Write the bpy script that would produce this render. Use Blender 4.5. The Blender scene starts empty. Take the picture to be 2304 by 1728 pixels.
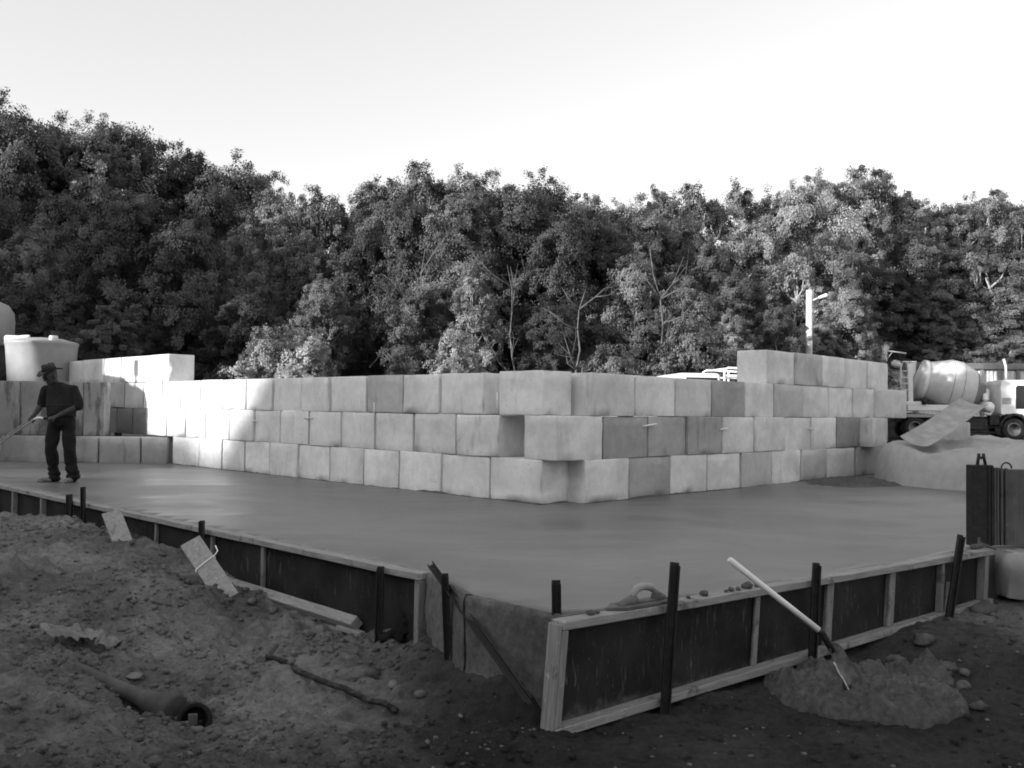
import bpy, math, random
import numpy as np
from mathutils import Matrix, Vector
R = math.radians
S = bpy.context.scene
COL = S.collection

# ------------------------------------------------------------------ camera
F, CX, CY, HCAM = 2039.0, 1152.0, 864.0, 1.15          # focal length in pixels of the 2304 px photograph
ROLL, PITCH = 0.0130, math.asin(58 / 2039.0)
_f = np.array([0, math.cos(PITCH), math.sin(PITCH)])
_r0 = np.array([1., 0, 0]); _u0 = np.array([0, -math.sin(PITCH), math.cos(PITCH)])
_r = math.cos(ROLL) * _r0 + math.sin(ROLL) * _u0
_u = -math.sin(ROLL) * _r0 + math.cos(ROLL) * _u0
cam = bpy.data.objects.new('camera', bpy.data.cameras.new('camera')); COL.objects.link(cam)
cam.data.sensor_width = 36; cam.data.lens = 36 * F / 2304; cam.data.clip_start = .1; cam.data.clip_end = 2000
cam.matrix_world = Matrix(((_r[0], _u[0], -_f[0], 0), (_r[1], _u[1], -_f[1], 0), (_r[2], _u[2], -_f[2], HCAM), (0, 0, 0, 1)))
S.camera = cam

# ------------------------------------------------------------------ light
SUN_EL, SUN_TO = R(14), (0.8, 0.6)                      # the sun stands low behind the camera, to the left
w = bpy.data.worlds.new('World'); S.world = w; w.use_nodes = True
nt = w.node_tree; bg = nt.nodes['Background']
sky = nt.nodes.new('ShaderNodeTexSky'); sky.sky_type = 'NISHITA'; sky.sun_disc = False
sky.sun_elevation = SUN_EL; sky.sun_rotation = math.atan2(-SUN_TO[0], -SUN_TO[1])
sky.air_density = 1.0; sky.dust_density = 2.5; sky.ozone_density = 1
bw = nt.nodes.new('ShaderNodeRGBToBW'); nt.links.new(sky.outputs[0], bw.inputs[0])
pw = nt.nodes.new('ShaderNodeMath'); pw.operation = 'POWER'; pw.inputs[1].default_value = .6; nt.links.new(bw.outputs[0], pw.inputs[0])
nt.links.new(pw.outputs[0], bg.inputs[0]); bg.inputs[1].default_value = 0.15
sun = bpy.data.objects.new('sun', bpy.data.lights.new('sun', 'SUN')); COL.objects.link(sun)
sun.data.energy = 2.0; sun.data.angle = R(1.1); sun.data.color = (1, 1, 1)
sd = Vector((SUN_TO[0] * math.cos(SUN_EL), SUN_TO[1] * math.cos(SUN_EL), -math.sin(SUN_EL)))
sun.rotation_euler = sd.to_track_quat('-Z', 'Y').to_euler()
S.view_settings.view_transform = 'Standard'; S.view_settings.look = 'None'
S.view_settings.exposure = 2.03; S.view_settings.gamma = 1
try: S.cycles.max_bounces = 6; S.cycles.use_denoising = True; S.cycles.filter_width = 1.8
except Exception: pass

# ------------------------------------------------------------------ measuring helpers
def ray(u, v): return _f + (u - CX) / F * _r - (v - CY) / F * _u
def G(u, v, z=0.):                                       # point of the level z seen at a photo pixel
    d = ray(u, v); t = (z - HCAM) / d[2]; return np.array([d[0] * t, d[1] * t, z])
def P(u, v, y):                                          # point at distance y seen at a photo pixel
    d = ray(u, v); t = y / d[1]; return np.array([d[0] * t, y, HCAM + d[2] * t])
def on_line(u, v, p0, dr):                               # parameter along a plan line p0 + t dr under pixel column u
    d = ray(u, v); k = d[0] / d[1]
    return (p0[0] - k * p0[1]) / (k * dr[1] - dr[0])

# ------------------------------------------------------------------ noise
def _h(ix, iy, iz, s):
    n = (ix.astype(np.int64) * 374761393 + iy.astype(np.int64) * 668265263 + iz.astype(np.int64) * 2147483647 + s * 1274126177) & 0xffffffff
    n = ((n ^ (n >> 13)) * 1274126177) & 0xffffffff; n = ((n ^ (n >> 16)) * 2246822519) & 0xffffffff
    return ((n ^ (n >> 15)) & 0xffffff) / float(0xffffff) * 2 - 1
def vn(p, s=0):
    p = np.asarray(p, float); i = np.floor(p); f = p - i; f = f * f * (3 - 2 * f); i = i.astype(np.int64); o = 0
    for a in (0, 1):
        for b in (0, 1):
            for c in (0, 1):
                wgt = (f[..., 0] if a else 1 - f[..., 0]) * (f[..., 1] if b else 1 - f[..., 1]) * (f[..., 2] if c else 1 - f[..., 2])
                o = o + wgt * _h(i[..., 0] + a, i[..., 1] + b, i[..., 2] + c, s)
    return o
def fbm(p, s=0, o=4):
    p = np.asarray(p, float); r = 0; a = 1.
    for k in range(o): r = r + a * vn(p * 2 ** k, s + k * 17); a *= .5
    return r
def sstep(a, b, x): t = np.clip((x - a) / (b - a), 0, 1); return t * t * (3 - 2 * t)

# ------------------------------------------------------------------ objects
def link(o, parent=None):
    COL.objects.link(o)
    if parent is not None: o.parent = parent
    return o
def tag(o, label=None, cat=None, group=None, kind=None):
    for k, v in (('label', label), ('category', cat), ('group', group), ('kind', kind)):
        if v: o[k] = v
    return o
def empty(name, loc=(0, 0, 0), rz=0):
    o = bpy.data.objects.new(name, None); o.empty_display_size = .1
    o.location = loc; o.rotation_euler = (0, 0, rz); return link(o)
def npmesh(name, V, Q, m, parent=None, smooth=False):
    V = np.asarray(V, np.float32); Q = np.asarray(Q, np.int32); me = bpy.data.meshes.new(name); k = Q.shape[1]
    me.vertices.add(len(V)); me.vertices.foreach_set('co', V.ravel())
    me.loops.add(Q.size); me.loops.foreach_set('vertex_index', Q.ravel())
    me.polygons.add(len(Q)); me.polygons.foreach_set('loop_start', np.arange(0, Q.size, k, dtype=np.int32))
    me.polygons.foreach_set('loop_total', np.full(len(Q), k, np.int32))
    if smooth: me.polygons.foreach_set('use_smooth', np.ones(len(Q), bool))
    me.update(calc_edges=True); me.validate()
    if m: me.materials.append(m)
    return link(bpy.data.objects.new(name, me), parent)
class MB:                                                # collects shapes into ONE mesh
    def __init__(s): s.v = []; s.f = []; s.sm = []
    def add(s, V, Fc, smooth=False):
        n = len(s.v); s.v += [tuple(map(float, p)) for p in V]; s.f += [tuple(i + n for i in f) for f in Fc]; s.sm += [smooth] * len(Fc); return s
    def box(s, c, d, rot=None, b=.004):
        hx, hy, hz = [x / 2 for x in d]; b = min(b, hx * .45, hy * .45, hz * .45); V = []
        for sx in (-1, 1):
            for sy in (-1, 1):
                for sz in (-1, 1):
                    V += [(sx * (hx - b), sy * (hy - b), sz * hz), (sx * (hx - b), sy * hy, sz * (hz - b)), (sx * hx, sy * (hy - b), sz * (hz - b))]
        I = lambda x, y, z, k: ((x * 2 + y) * 2 + z) * 3 + k
        Fc = [[I(0, 0, 1, 0), I(1, 0, 1, 0), I(1, 1, 1, 0), I(0, 1, 1, 0)], [I(0, 1, 0, 0), I(1, 1, 0, 0), I(1, 0, 0, 0), I(0, 0, 0, 0)],
              [I(0, 0, 0, 1), I(1, 0, 0, 1), I(1, 0, 1, 1), I(0, 0, 1, 1)], [I(0, 1, 1, 1), I(1, 1, 1, 1), I(1, 1, 0, 1), I(0, 1, 0, 1)],
              [I(1, 0, 0, 2), I(1, 1, 0, 2), I(1, 1, 1, 2), I(1, 0, 1, 2)], [I(0, 0, 1, 2), I(0, 1, 1, 2), I(0, 1, 0, 2), I(0, 0, 0, 2)]]
        for a in (0, 1):
            for c2 in (0, 1):
                Fc += [[I(0, a, c2, 0), I(1, a, c2, 0), I(1, a, c2, 1), I(0, a, c2, 1)], [I(a, 0, c2, 0), I(a, 1, c2, 0), I(a, 1, c2, 2), I(a, 0, c2, 2)],
                       [I(a, c2, 0, 1), I(a, c2, 1, 1), I(a, c2, 1, 2), I(a, c2, 0, 2)]]
        for x in (0, 1):
            for y in (0, 1):
                for z in (0, 1): Fc.append([I(x, y, z, 0), I(x, y, z, 1), I(x, y, z, 2)])
        V = [Vector(p) for p in V]
        if rot is not None: V = [rot @ p for p in V]
        return s.add([p + Vector(c) for p in V], Fc)
    def tube(s, path, rad, n=8, cap=True, smooth=True):
        path = [Vector(p) for p in path]; rad = rad if hasattr(rad, '__len__') else [rad] * len(path); V = []; Fc = []; x = None
        for i, p in enumerate(path):
            t = (path[min(i + 1, len(path) - 1)] - path[max(i - 1, 0)]).normalized()
            if x is None: x = t.orthogonal().normalized()
            x = (x - t * x.dot(t)).normalized(); y = t.cross(x)
            for k in range(n):
                a = 2 * math.pi * k / n; V.append(p + (x * math.cos(a) + y * math.sin(a)) * rad[i])
        for i in range(len(path) - 1):
            for k in range(n): Fc.append((i * n + k, i * n + (k + 1) % n, (i + 1) * n + (k + 1) % n, (i + 1) * n + k))
        s.add(V, Fc, smooth)
        if cap:
            m = len(s.v) - len(V); s.f.append(tuple(m + k for k in reversed(range(n)))); s.f.append(tuple(m + (len(path) - 1) * n + k for k in range(n))); s.sm += [False, False]
        return s
    def lathe(s, prof, n=32, M=None, sx=1, sy=1, smooth=True):   # prof: (r, z) pairs about local z
        V = []; Fc = []
        for r_, z in prof:
            for k in range(n):
                a = 2 * math.pi * k / n; q = Vector((r_ * sx * math.cos(a), r_ * sy * math.sin(a), z)); V.append(M @ q if M else q)
        for i in range(len(prof) - 1):
            for k in range(n): Fc.append((i * n + k, i * n + (k + 1) % n, (i + 1) * n + (k + 1) % n, (i + 1) * n + k))
        if prof[0][0] > 1e-5: Fc.append(tuple(reversed(range(n))))
        if prof[-1][0] > 1e-5: Fc.append(tuple((len(prof) - 1) * n + k for k in range(n)))
        return s.add(V, Fc, smooth)
    def prism(s, poly, y0, y1):                            # poly in x,z pushed along y
        n = len(poly); V = [(p[0], y0, p[1]) for p in poly] + [(p[0], y1, p[1]) for p in poly]
        return s.add(V, [tuple(range(n)), tuple(reversed(range(n, 2 * n)))] + [(i, i + n, (i + 1) % n + n, (i + 1) % n) for i in range(n)])
    def capsule(s, a, b, ra, rb, n=14):
        a = Vector(a); b = Vector(b); t = (b - a); L = t.length; M = Matrix.Translation(a) @ t.to_track_quat('Z', 'Y').to_matrix().to_4x4(); pr = []
        for k in range(6): q = math.pi / 2 * (1 - k / 5); pr.append((max(ra * math.cos(q), 1e-6), -ra * math.sin(q)))
        for k in range(6): q = math.pi / 2 * k / 5; pr.append((max(rb * math.cos(q), 1e-6), L + rb * math.sin(q)))
        return s.lathe(pr, n, M)
    def build(s, name, m, parent=None, fix=True):
        me = bpy.data.meshes.new(name); me.from_pydata(s.v, [], s.f); me.polygons.foreach_set('use_smooth', s.sm)
        if fix:
            import bmesh
            b = bmesh.new(); b.from_mesh(me); bmesh.ops.recalc_face_normals(b, faces=b.faces); b.to_mesh(me); b.free()
        me.update()
        if m: me.materials.append(m)
        return link(bpy.data.objects.new(name, me), parent)
def copy_tree(o, parent=None):
    c = o.copy(); COL.objects.link(c); c.parent = parent
    for ch in list(o.children): copy_tree(ch, c)
    return c
def rotz(a): return Matrix.Rotation(a, 3, 'Z')
def along(a, b):                                          # rotation that takes z to b-a
    return (Vector(b) - Vector(a)).to_track_quat('Z', 'Y').to_matrix()
def soften(o, vox, smooth=2, noise=None):                # fuse overlapping closed shapes into one skin
    r_ = o.modifiers.new('r', 'REMESH'); r_.mode = 'VOXEL'; r_.voxel_size = vox; r_.use_smooth_shade = True
    if smooth: q = o.modifiers.new('s', 'SMOOTH'); q.iterations = smooth; q.factor = .5
    dg = bpy.context.evaluated_depsgraph_get(); me = bpy.data.meshes.new_from_object(o.evaluated_get(dg))
    o.modifiers.clear(); old = o.data; o.data = me; mats = list(old.materials)
    if not me.materials:
        for m in mats: me.materials.append(m)
    if noise:
        V = np.empty(len(me.vertices) * 3, np.float32); N_ = np.empty_like(V); me.vertices.foreach_get('co', V); me.vertices.foreach_get('normal', N_)
        V = V.reshape(-1, 3); N_ = N_.reshape(-1, 3); V = V + N_ * noise(V)[:, None]; me.vertices.foreach_set('co', V.astype(np.float32).ravel()); me.update()
    return o

# ------------------------------------------------------------------ materials
class NT:
    def __init__(s, name):
        s.m = bpy.data.materials.new(name); s.m.use_nodes = True; s.t = s.m.node_tree; s.b = s.t.nodes['Principled BSDF']
        s.b.inputs['Specular IOR Level'].default_value = .3
    def n(s, ty, **kw):
        x = s.t.nodes.new('ShaderNode' + ty)
        for k, v in kw.items():
            if k.startswith('_'): s.set(x.inputs[int(k[1:])], v)
            else: setattr(x, k, v)
        return x
    def set(s, inp, v):
        if isinstance(v, bpy.types.NodeSocket): s.t.links.new(v, inp)
        else: inp.default_value = v
    def math(s, op, a, b=0., c=None):
        x = s.n('Math', operation=op, _0=a, _1=b)
        if c is not None: s.set(x.inputs[2], c)
        return x.outputs[0]
    def co(s, scale=(1, 1, 1), rnd=True, world=False):
        if world: v = s.n('NewGeometry').outputs['Position']
        else: v = s.n('TexCoord').outputs['Object']
        if rnd:
            k = s.math('MULTIPLY', s.n('ObjectInfo').outputs['Random'], 37.); v = s.n('VectorMath', operation='ADD', _0=v, _1=k).outputs[0]
        return s.n('VectorMath', operation='MULTIPLY', _0=v, _1=scale).outputs[0]
    def noise(s, co, sc, det=4, rough=.6, dist=0.):
        x = s.n('TexNoise', _2=sc, _3=det, _4=rough); s.set(x.inputs[0], co); x.inputs['Distortion'].default_value = dist; return x.outputs[0]
    def ramp(s, x, a, b, lo=0., hi=1.):
        q = s.n('MapRange', _1=a, _2=b, _3=lo, _4=hi); q.interpolation_type = 'SMOOTHSTEP'; s.set(q.inputs[0], x); return q.outputs[0]
    def mul(s, *a):
        x = a[0]
        for y in a[1:]: x = s.math('MULTIPLY', x, y)
        return x
    def add(s, a, b): return s.math('ADD', a, b)
    def mix(s, f, a, b): q = s.n('Mix', data_type='FLOAT'); s.set(q.inputs[0], f); s.set(q.inputs[2], a); s.set(q.inputs[3], b); return q.outputs[0]
    def bump(s, h, st, d=.01, prev=None):
        x = s.n('Bump'); x.inputs['Strength'].default_value = st; x.inputs['Distance'].default_value = d; s.set(x.inputs['Height'], h)
        if prev is not None: s.set(x.inputs['Normal'], prev)
        return x.outputs[0]
    def out(s, col, rough=.8, nrm=None, metal=0., spec=None):
        s.set(s.b.inputs['Base Color'], (col, col, col, 1) if not isinstance(col, bpy.types.NodeSocket) else col)
        s.set(s.b.inputs['Roughness'], rough); s.b.inputs['Metallic'].default_value = metal
        if nrm is not None: s.set(s.b.inputs['Normal'], nrm)
        if spec is not None: s.b.inputs['Specular IOR Level'].default_value = spec
        return s.m

def plain(name, v, rough=.6, var=.2, sc=6, metal=0, spec=.3, bump=0.):
    t = NT(name); c = t.co(); x = t.ramp(t.noise(c, sc, 5), .3, .7, v * (1 - var), v * (1 + var))
    return t.out(x, rough, t.bump(t.noise(c, sc * 12, 3), bump, .004) if bump else None, metal, spec)

def m_concrete(name='cast concrete', dk=.72, s0=.56, s1=.74):
    t = NT(name); c = t.co(); oc = t.n('SeparateColor', _0=t.n('ObjectInfo').outputs['Color']).outputs[0]
    x = t.mul(oc, t.ramp(t.noise(c, 1.3, 6, .6, .5), .28, .72, .8, 1.12))
    x = t.mul(x, t.ramp(t.noise(c, 9, 5, .7), .3, .7, .93, 1.06))
    st = t.ramp(t.noise(t.co((3.2, 3.2, .7)), 1.3, 5, .65), s0, s1)                 # grey weather stains running down
    x = t.mul(x, t.ramp(st, 0, 1, 1., dk))
    wh = t.ramp(t.noise(t.co((1.5, 1.5, .5)), 1.9, 3, .5, 1.), .66, .78); x = t.mul(x, t.ramp(wh, 0, 1, 1., 1.18))
    vor = t.n('TexVoronoi', _2=21.); t.set(vor.inputs[0], c); pit = t.ramp(vor.outputs['Distance'], .06, .17, 1, 0)
    pit = t.mul(pit, t.ramp(t.noise(c, 2.4, 2), .47, .62)); x = t.mul(x, t.ramp(pit, 0, 1, 1., .38)); sm = t.ramp(t.noise(t.co((1, 1, 1)), 2.3, 6, .75, 1.5), .6, .72); x = t.mul(x, t.ramp(sm, 0, 1, 1., .8))
    n = t.bump(t.noise(c, 6, 5, .6), .12, .03); n = t.bump(t.noise(c, 55, 5, .7), .5, .008, n); n = t.bump(t.math('SUBTRACT', 1., pit), .6, .008, n)
    return t.out(x, .9, n)
def m_slab():
    t = NT('fresh wet concrete'); c = t.co((1, 1, 1), False)
    w_ = t.n('VectorMath', operation='ADD', _0=c, _1=t.n('VectorMath', operation='MULTIPLY', _0=t.n('CombineXYZ', _0=t.noise(c, .5, 3), _1=t.noise(c, .43, 3)).outputs[0], _1=(2, 2, 0)).outputs[0]).outputs[0]
    s1 = t.noise(t.n('VectorMath', operation='MULTIPLY', _0=w_, _1=(.5, .9, 1)).outputs[0], .8, 6, .6, .6)
    s2 = t.noise(t.n('VectorMath', operation='MULTIPLY', _0=w_, _1=(.55, 2.2, 1)).outputs[0], 1.2, 5, .55, .3)
    x = t.ramp(s1, .3, .7, .1, .185); s3 = t.noise(t.n('VectorMath', operation='MULTIPLY', _0=w_, _1=(.7, 7, 1)).outputs[0], 1.6, 4, .6); x = t.mul(x, t.ramp(s2, .3, .72, .88, 1.06), t.ramp(s3, .3, .7, .95, 1.04), t.ramp(t.noise(c, .9, 5, .7, .8), .6, .75, 1., .8)); x = t.mul(x, t.ramp(t.noise(c, 14, 4), .3, .7, .96, 1.04))
    r_ = t.ramp(s1, .3, .7, .3, .55); n = t.bump(s2, .05, .03); n = t.bump(t.noise(c, 40, 4, .7), .12, .004, n)
    return t.out(x, r_, n, 0, .45)
def m_dirt(name='dirt', lo=.12, hi=.27, damp=True):
    t = NT(name); c = t.co((1, 1, 1), False, True)
    x = t.ramp(t.noise(c, 1.1, 6, .65), .3, .7, lo, hi)
    x = t.mul(x, t.ramp(t.noise(c, 18, 5, .75), .3, .7, .7, 1.25))
    vor = t.n('TexVoronoi', _2=42.); t.set(vor.inputs[0], c); sp = t.ramp(vor.outputs['Distance'], .1, .2, 1, 0)
    sp = t.mul(sp, t.ramp(t.noise(c, 7, 2), .54, .62)); x = t.add(x, t.mul(sp, .06))
    if damp:                                                                         # damp churned soil in front of the right form
        sx = t.n('SeparateXYZ', _0=c); q = t.add(sx.outputs[0], t.mul(t.math('SUBTRACT', t.noise(c, 1.4, 4), .5), 1.6))
        d = t.mul(t.ramp(q, -1.2, -.2), t.ramp(q, 3.3, 4.2, 1, 0), t.ramp(sx.outputs[1], 9., 10., 1, 0)); x = t.mul(x, t.ramp(d, 0, 1, 1., .4))
        q2 = t.math('SUBTRACT', sx.outputs[1], t.mul(sx.outputs[0], .5)); q2 = t.add(q2, t.mul(t.math('SUBTRACT', t.noise(c, 1.7, 4), .5), 1.2)); x = t.mul(x, t.ramp(q2, 4.4, 5.8, .6, 1.))
        yd = t.ramp(sx.outputs[1], 14, 19); x = t.mix(yd, x, t.ramp(t.noise(c, .5, 5), .3, .7, .3, .42))
    n = t.bump(t.noise(c, 22, 7, .8), 1., .035); n = t.bump(t.noise(c, 110, 4, .8), .8, .009, n)
    return t.out(x, .95, n, 0, .15)
def m_smooth(name, lo, hi):
    t = NT(name); c = t.co((1, 1, 1), False); x = t.ramp(t.noise(c, 1.1, 6, .6, .6), .3, .7, lo, hi); x = t.mul(x, t.ramp(t.noise(c, 9, 4), .3, .7, .94, 1.05)); return t.out(x, .95, t.bump(t.noise(c, 14, 6, .7), .35, .02), 0, .15)
def m_ply(name='dark form ply', lo=.011, hi=.028, drip=.12, axis=(10, 10, 1.5), mudv=.07):
    t = NT(name); x = t.ramp(t.noise(t.co(), 3, 5), .3, .7, lo, hi)
    d = t.ramp(t.noise(t.co(axis), 3.5, 6, .72), .55, .74); d = t.mul(d, t.ramp(t.noise(t.co(), 2.6, 4), .4, .64)); x = t.add(x, t.mul(d, drip))
    e = t.ramp(t.noise(t.co((34, 34, 7)), 3, 2, .6), .69, .75); x = t.add(x, t.mul(e, drip * .7)); zz = t.n('SeparateXYZ', _0=t.co((1, 1, 1), False)).outputs[2]; mud = t.ramp(t.add(zz, t.mul(t.noise(t.co(), 9, 5, .7), .3)), -.34, -.47); x = t.add(x, t.mul(mud, mudv))
    return t.out(x, .65, t.bump(d, .3, .004), 0, .18)
def m_wood(name='weathered timber', v=.26, axis=(1.2, 14, 14), wear=.55):
    t = NT(name); x = t.ramp(t.noise(t.co(axis), 4, 5, .6), .3, .7, v * .78, v * 1.18)
    st = t.ramp(t.noise(t.co(), 5, 5, .7), .52, .7); x = t.mul(x, t.ramp(st, 0, 1, 1, 1 - wear)); sp = t.ramp(t.noise(t.co(), 26, 3), .62, .72); x = t.add(x, t.mul(sp, v * .5))
    return t.out(x, .85, t.bump(t.noise(t.co(axis), 12, 4), .4, .004))
def m_steel(name, v, rough=.6, rust=.5):
    t = NT(name); x = t.ramp(t.noise(t.co(), 22, 5, .7), .35, .75, v * (1 - rust * .5), v * (1 + rust * 1.6)); return t.out(x, rough, t.bump(t.noise(t.co(), 80, 3), .25, .003), 0, .3)
def m_leaf(name, v):
    t = NT(name); r_ = t.n('ObjectInfo').outputs['Random']; g = t.n('NewGeometry').outputs['Random Per Island']
    x = t.mul(t.ramp(r_, 0, 1, v * .6, v * 1.4), t.ramp(g, 0, 1, .75, 1.3), t.ramp(t.noise(t.co(), .55, 3), .3, .7, .6, 1.4)); t.out(x, .55, None, 0, .25)  # broad noise puts light and dark clumps into the leaf colour
    tr = t.n('BsdfTranslucent'); t.set(tr.inputs[0], x); mx = t.n('MixShader'); mx.inputs[0].default_value = .12
    o = t.t.nodes['Material Output']; t.t.links.new(t.b.outputs[0], mx.inputs[1]); t.t.links.new(tr.outputs[0], mx.inputs[2]); t.t.links.new(mx.outputs[0], o.inputs[0]); return t.m

M = dict(conc=m_concrete(), slab=m_slab(), dirt=m_dirt(), clod=m_dirt('dirt clods', .13, .25), ply=m_ply(), wood=m_wood(), woodv=m_wood('upright timber', .22, (14, 14, 1.2)),
         steel=m_steel('rusty dark steel', .016), leaf=m_leaf('leaves', .13), leafp=m_leaf('pale leaves', .19), leafd=m_leaf('dark leaves', .055),
         bark=plain('bark', .12, .9, .5, 5, bump=.5), barkp=plain('pale bark', .32, .85, .4, 5, bump=.4), white=plain('white paint', .72, .35, .06, 4, spec=.4),
         drum=plain('grey drum paint', .48, .32, .07, 3, spec=.5), drumd=plain('drum shade and post grey', .17, .4, .08, 3), rubber=plain('tyre rubber', .025, .8, .3, 9, bump=.3),
         dark=plain('dark chassis', .025, .6, .5, 6), glass=plain('dark window glass', .012, .08, .1, 2, spec=.6), rim=plain('grey wheel rim', .3, .5, .2, 7),
         pvc=plain('grey plastic pipe', .25, .45, .18, 4), post=plain('pale pole', .55, .7, .2, 3), fascia=plain('grey fascia', .13, .6, .15, 2), rag=plain('black rag', .008, .9, .4, 14),
         skin=plain('skin', .05, .6, .2, 14), shirt=plain('dark shirt', .012, .85, .3, 9), jean=plain('dark trousers', .01, .9, .4, 8), hat=plain('felt hat', .04, .9, .35, 12),
         foot=plain('pale boots', .17, .8, .3, 16), bag=plain('pale plastic film', .15, .5, .25, 9), stone=plain('stones', .105, .9, .5, 5, bump=.3), tank=plain('white tank plastic', .3, .5, .12, 1.6),
         heap=m_dirt('wet concrete heap', .12, .18, False), sandp=m_smooth('pale sand', .3, .38), chute=plain('worn steel chute', .3, .5, .2, 4), pan=plain('white wall sheet', .6, .6, .1, 1.2),
         hill=m_dirt('shade ridge ground', .02, .05, False), rod=plain('white rod', .75, .5, .1, 5), float_=plain('grey trowel', .1, .6, .3, 9), litter=m_dirt('leaf litter', .012, .03, False))

M.update(concd=m_concrete('old stained concrete', .42, .47, .62), woodt=m_wood('pale batten wood', .27, (14, 14, 1.2), .25), blade=plain('shovel blade steel', .12, .5, .5, 14), ridge=m_dirt('dark wet ridge', .11, .16, False), sheet=m_ply('dripped sheet', .06, .11, .1, (14, 14, .9), 0.),
         woodd=m_wood('dirty battens', .09, (14, 14, 1.2)), pipe=plain('muddy pipe', .06, .75, .35, 7), woodb=m_wood('pale board', .27, (10, 10, 1.2), .25), barkg=plain('grey bark', .1, .9, .4, 5, bump=.4), rodb=m_steel('muddy black rod', .02, .8, 1.6))
# ------------------------------------------------------------------ plan of the site
dL = np.array([-.718, .696]); dL /= np.linalg.norm(dL); dR = np.array([.697, .717]); dR /= np.linalg.norm(dR)
A = G(1217, 1133)[:2]                                     # near corner of the block wall
Bq = A + on_line(1281, 930, A, dR) * dR
C = Bq + on_line(1316, 930, Bq, -dL) * -dL
tL = lambda u: on_line(u, 925, A, dL)
tR = lambda u: on_line(u, 930, C, dR)
N0, N1 = G(966, 1287)[:2], G(-90, 1069)[:2]               # left form, top edge
R0, R1 = G(1240, 1392)[:2], G(2213, 1232)[:2]             # right form, top edge
lf = (N1 - N0) / np.linalg.norm(N1 - N0); rf = (R1 - R0) / np.linalg.norm(R1 - R0)
nL = np.array([-lf[1], lf[0]]); nL = nL if nL[1] < 0 else -nL
nR = np.array([-rf[1], rf[0]]); nR = nR if nR[1] < 0 else -nR

# ------------------------------------------------------------------ ground
CP = []
def cp(u, v, z, s=.35): q = G(u, v, z); CP.append((q[0], q[1], z, s))
for a in [(20, 1168, -.52, .4), (120, 1172, -.52, .4), (200, 1190, -.45, .3), (0, 1180, -.07, .5), (100, 1196, -.1, .45), (190, 1210, -.17, .4), (306, 1228, -.27, .35), (250, 1240, -.2, .3), (390, 1268, -.32, .3), (440, 1292, -.33, .25), (490, 1312, -.34, .2), (330, 1222, -.4, .3), (400, 1255, -.42, .25), (530, 1325, -.47, .22), (560, 1345, -.52, .22), (640, 1385, -.55, .25), (700, 1420, -.55, .3), (560, 1400, -.5, .25),
          (0, 1215, -.06, .5), (100, 1240, -.08, .5), (0, 1300, -.12, .5), (100, 1310, -.15, .4), (200, 1310, -.17, .4), (330, 1320, -.22, .35), (420, 1350, -.3, .3), (60, 1390, -.36, .35), (170, 1400, -.4, .3), (280, 1410, -.4, .35),
          (380, 1420, -.46, .35), (500, 1420, -.48, .35), (600, 1480, -.56, .4), (150, 1465, -.56, .25), (250, 1500, -.62, .2), (330, 1545, -.66, .18), (400, 1600, -.68, .2), (450, 1640, -.66, .2), (350, 1500, -.58, .25), (480, 1520, -.58, .3), (520, 1600, -.62, .3),
          (0, 1430, -.4, .3), (90, 1478, -.38, .25), (170, 1535, -.38, .22), (250, 1595, -.42, .2), (330, 1650, -.48, .2), (420, 1710, -.6, .25), (0, 1560, -.33, .4), (100, 1640, -.36, .35), (0, 1720, -.3, .45), (200, 1720, -.46, .3),
          (280, 1602, -.66, .12), (230, 1560, -.62, .12), (345, 1640, -.68, .12), (700, 1600, -.6, .5), (900, 1600, -.6, .5), (900, 1470, -.6, .4), (1060, 1560, -.61, .4), (1200, 1660, -.62, .4), (1500, 1600, -.6, .4), (1400, 1700, -.62, .5), (1150, 1500, -.6, .3),
          (1850, 1500, -.58, .4), (2100, 1400, -.5, .35), (2200, 1360, -.47, .3), (2280, 1360, -.44, .3), (2280, 1450, -.5, .4), (2250, 1600, -.58, .5), (2000, 1650, -.62, .5), (1750, 1650, -.62, .5)]: cp(*a)
for a in [(1152, 1528, -.44, .22), (1012, 1492, -.5, .22), (1070, 1510, -.5, .2), (930, 1480, -.56, .2)]: cp(*a)
CPA = np.array(CP); BMP = []
for u, v, z0, dz, s_ in [(215, 1255, -.2, -.18, .14), (245, 1235, -.2, -.1, .09), (235, 1345, -.25, -.2, .12), (470, 1335, -.4, -.12, .13), (60, 1255, -.15, -.14, .18), (150, 1330, -.2, .08, .12), (30, 1360, -.25, -.09, .16), (300, 1380, -.35, .07, .12), (380, 1330, -.27, .06, .1), (160, 1250, -.15, .07, .12), (420, 1420, -.45, -.07, .14), (130, 1270, -.2, .05, .15), (330, 1320, -.25, .05, .2), (100, 1340, -.2, .06, .25), (300, 1470, -.5, .06, .13), (560, 1440, -.5, -.07, .16),
                         (180, 1640, -.42, .05, .2), (650, 1530, -.58, .05, .25), (730, 1690, -.6, .04, .3), (1230, 1690, -.61, .04, .3), (870, 1440, -.57, .05, .14), (1270, 1625, -.6, -.05, .2), (1400, 1580, -.6, -.03, .2), (1010, 1500, -.55, .1, .16), (1085, 1525, -.55, .1, .16), (1150, 1550, -.55, .14, .15), (1190, 1575, -.55, .12, .13), (960, 1485, -.56, .06, .12), (485, 1305, -.25, .07, .11), (40, 1330, -.28, .05, .2), (250, 1590, -.6, -.08, .09), (300, 1600, -.62, -.1, .1), (350, 1625, -.65, -.1, .11), (400, 1640, -.65, -.08, .12)]: q = G(u, v, z0); BMP.append((q[0], q[1], dz, s_))
_rs = np.random.RandomState(12)
for k in range(90):
    x_, y_ = _rs.uniform(-6, 4.5), _rs.uniform(4., 9); BMP.append((x_, y_, _rs.uniform(-.045, .035) * (1 if x_ < -.3 else .4), _rs.uniform(.05, .13)))
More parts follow.
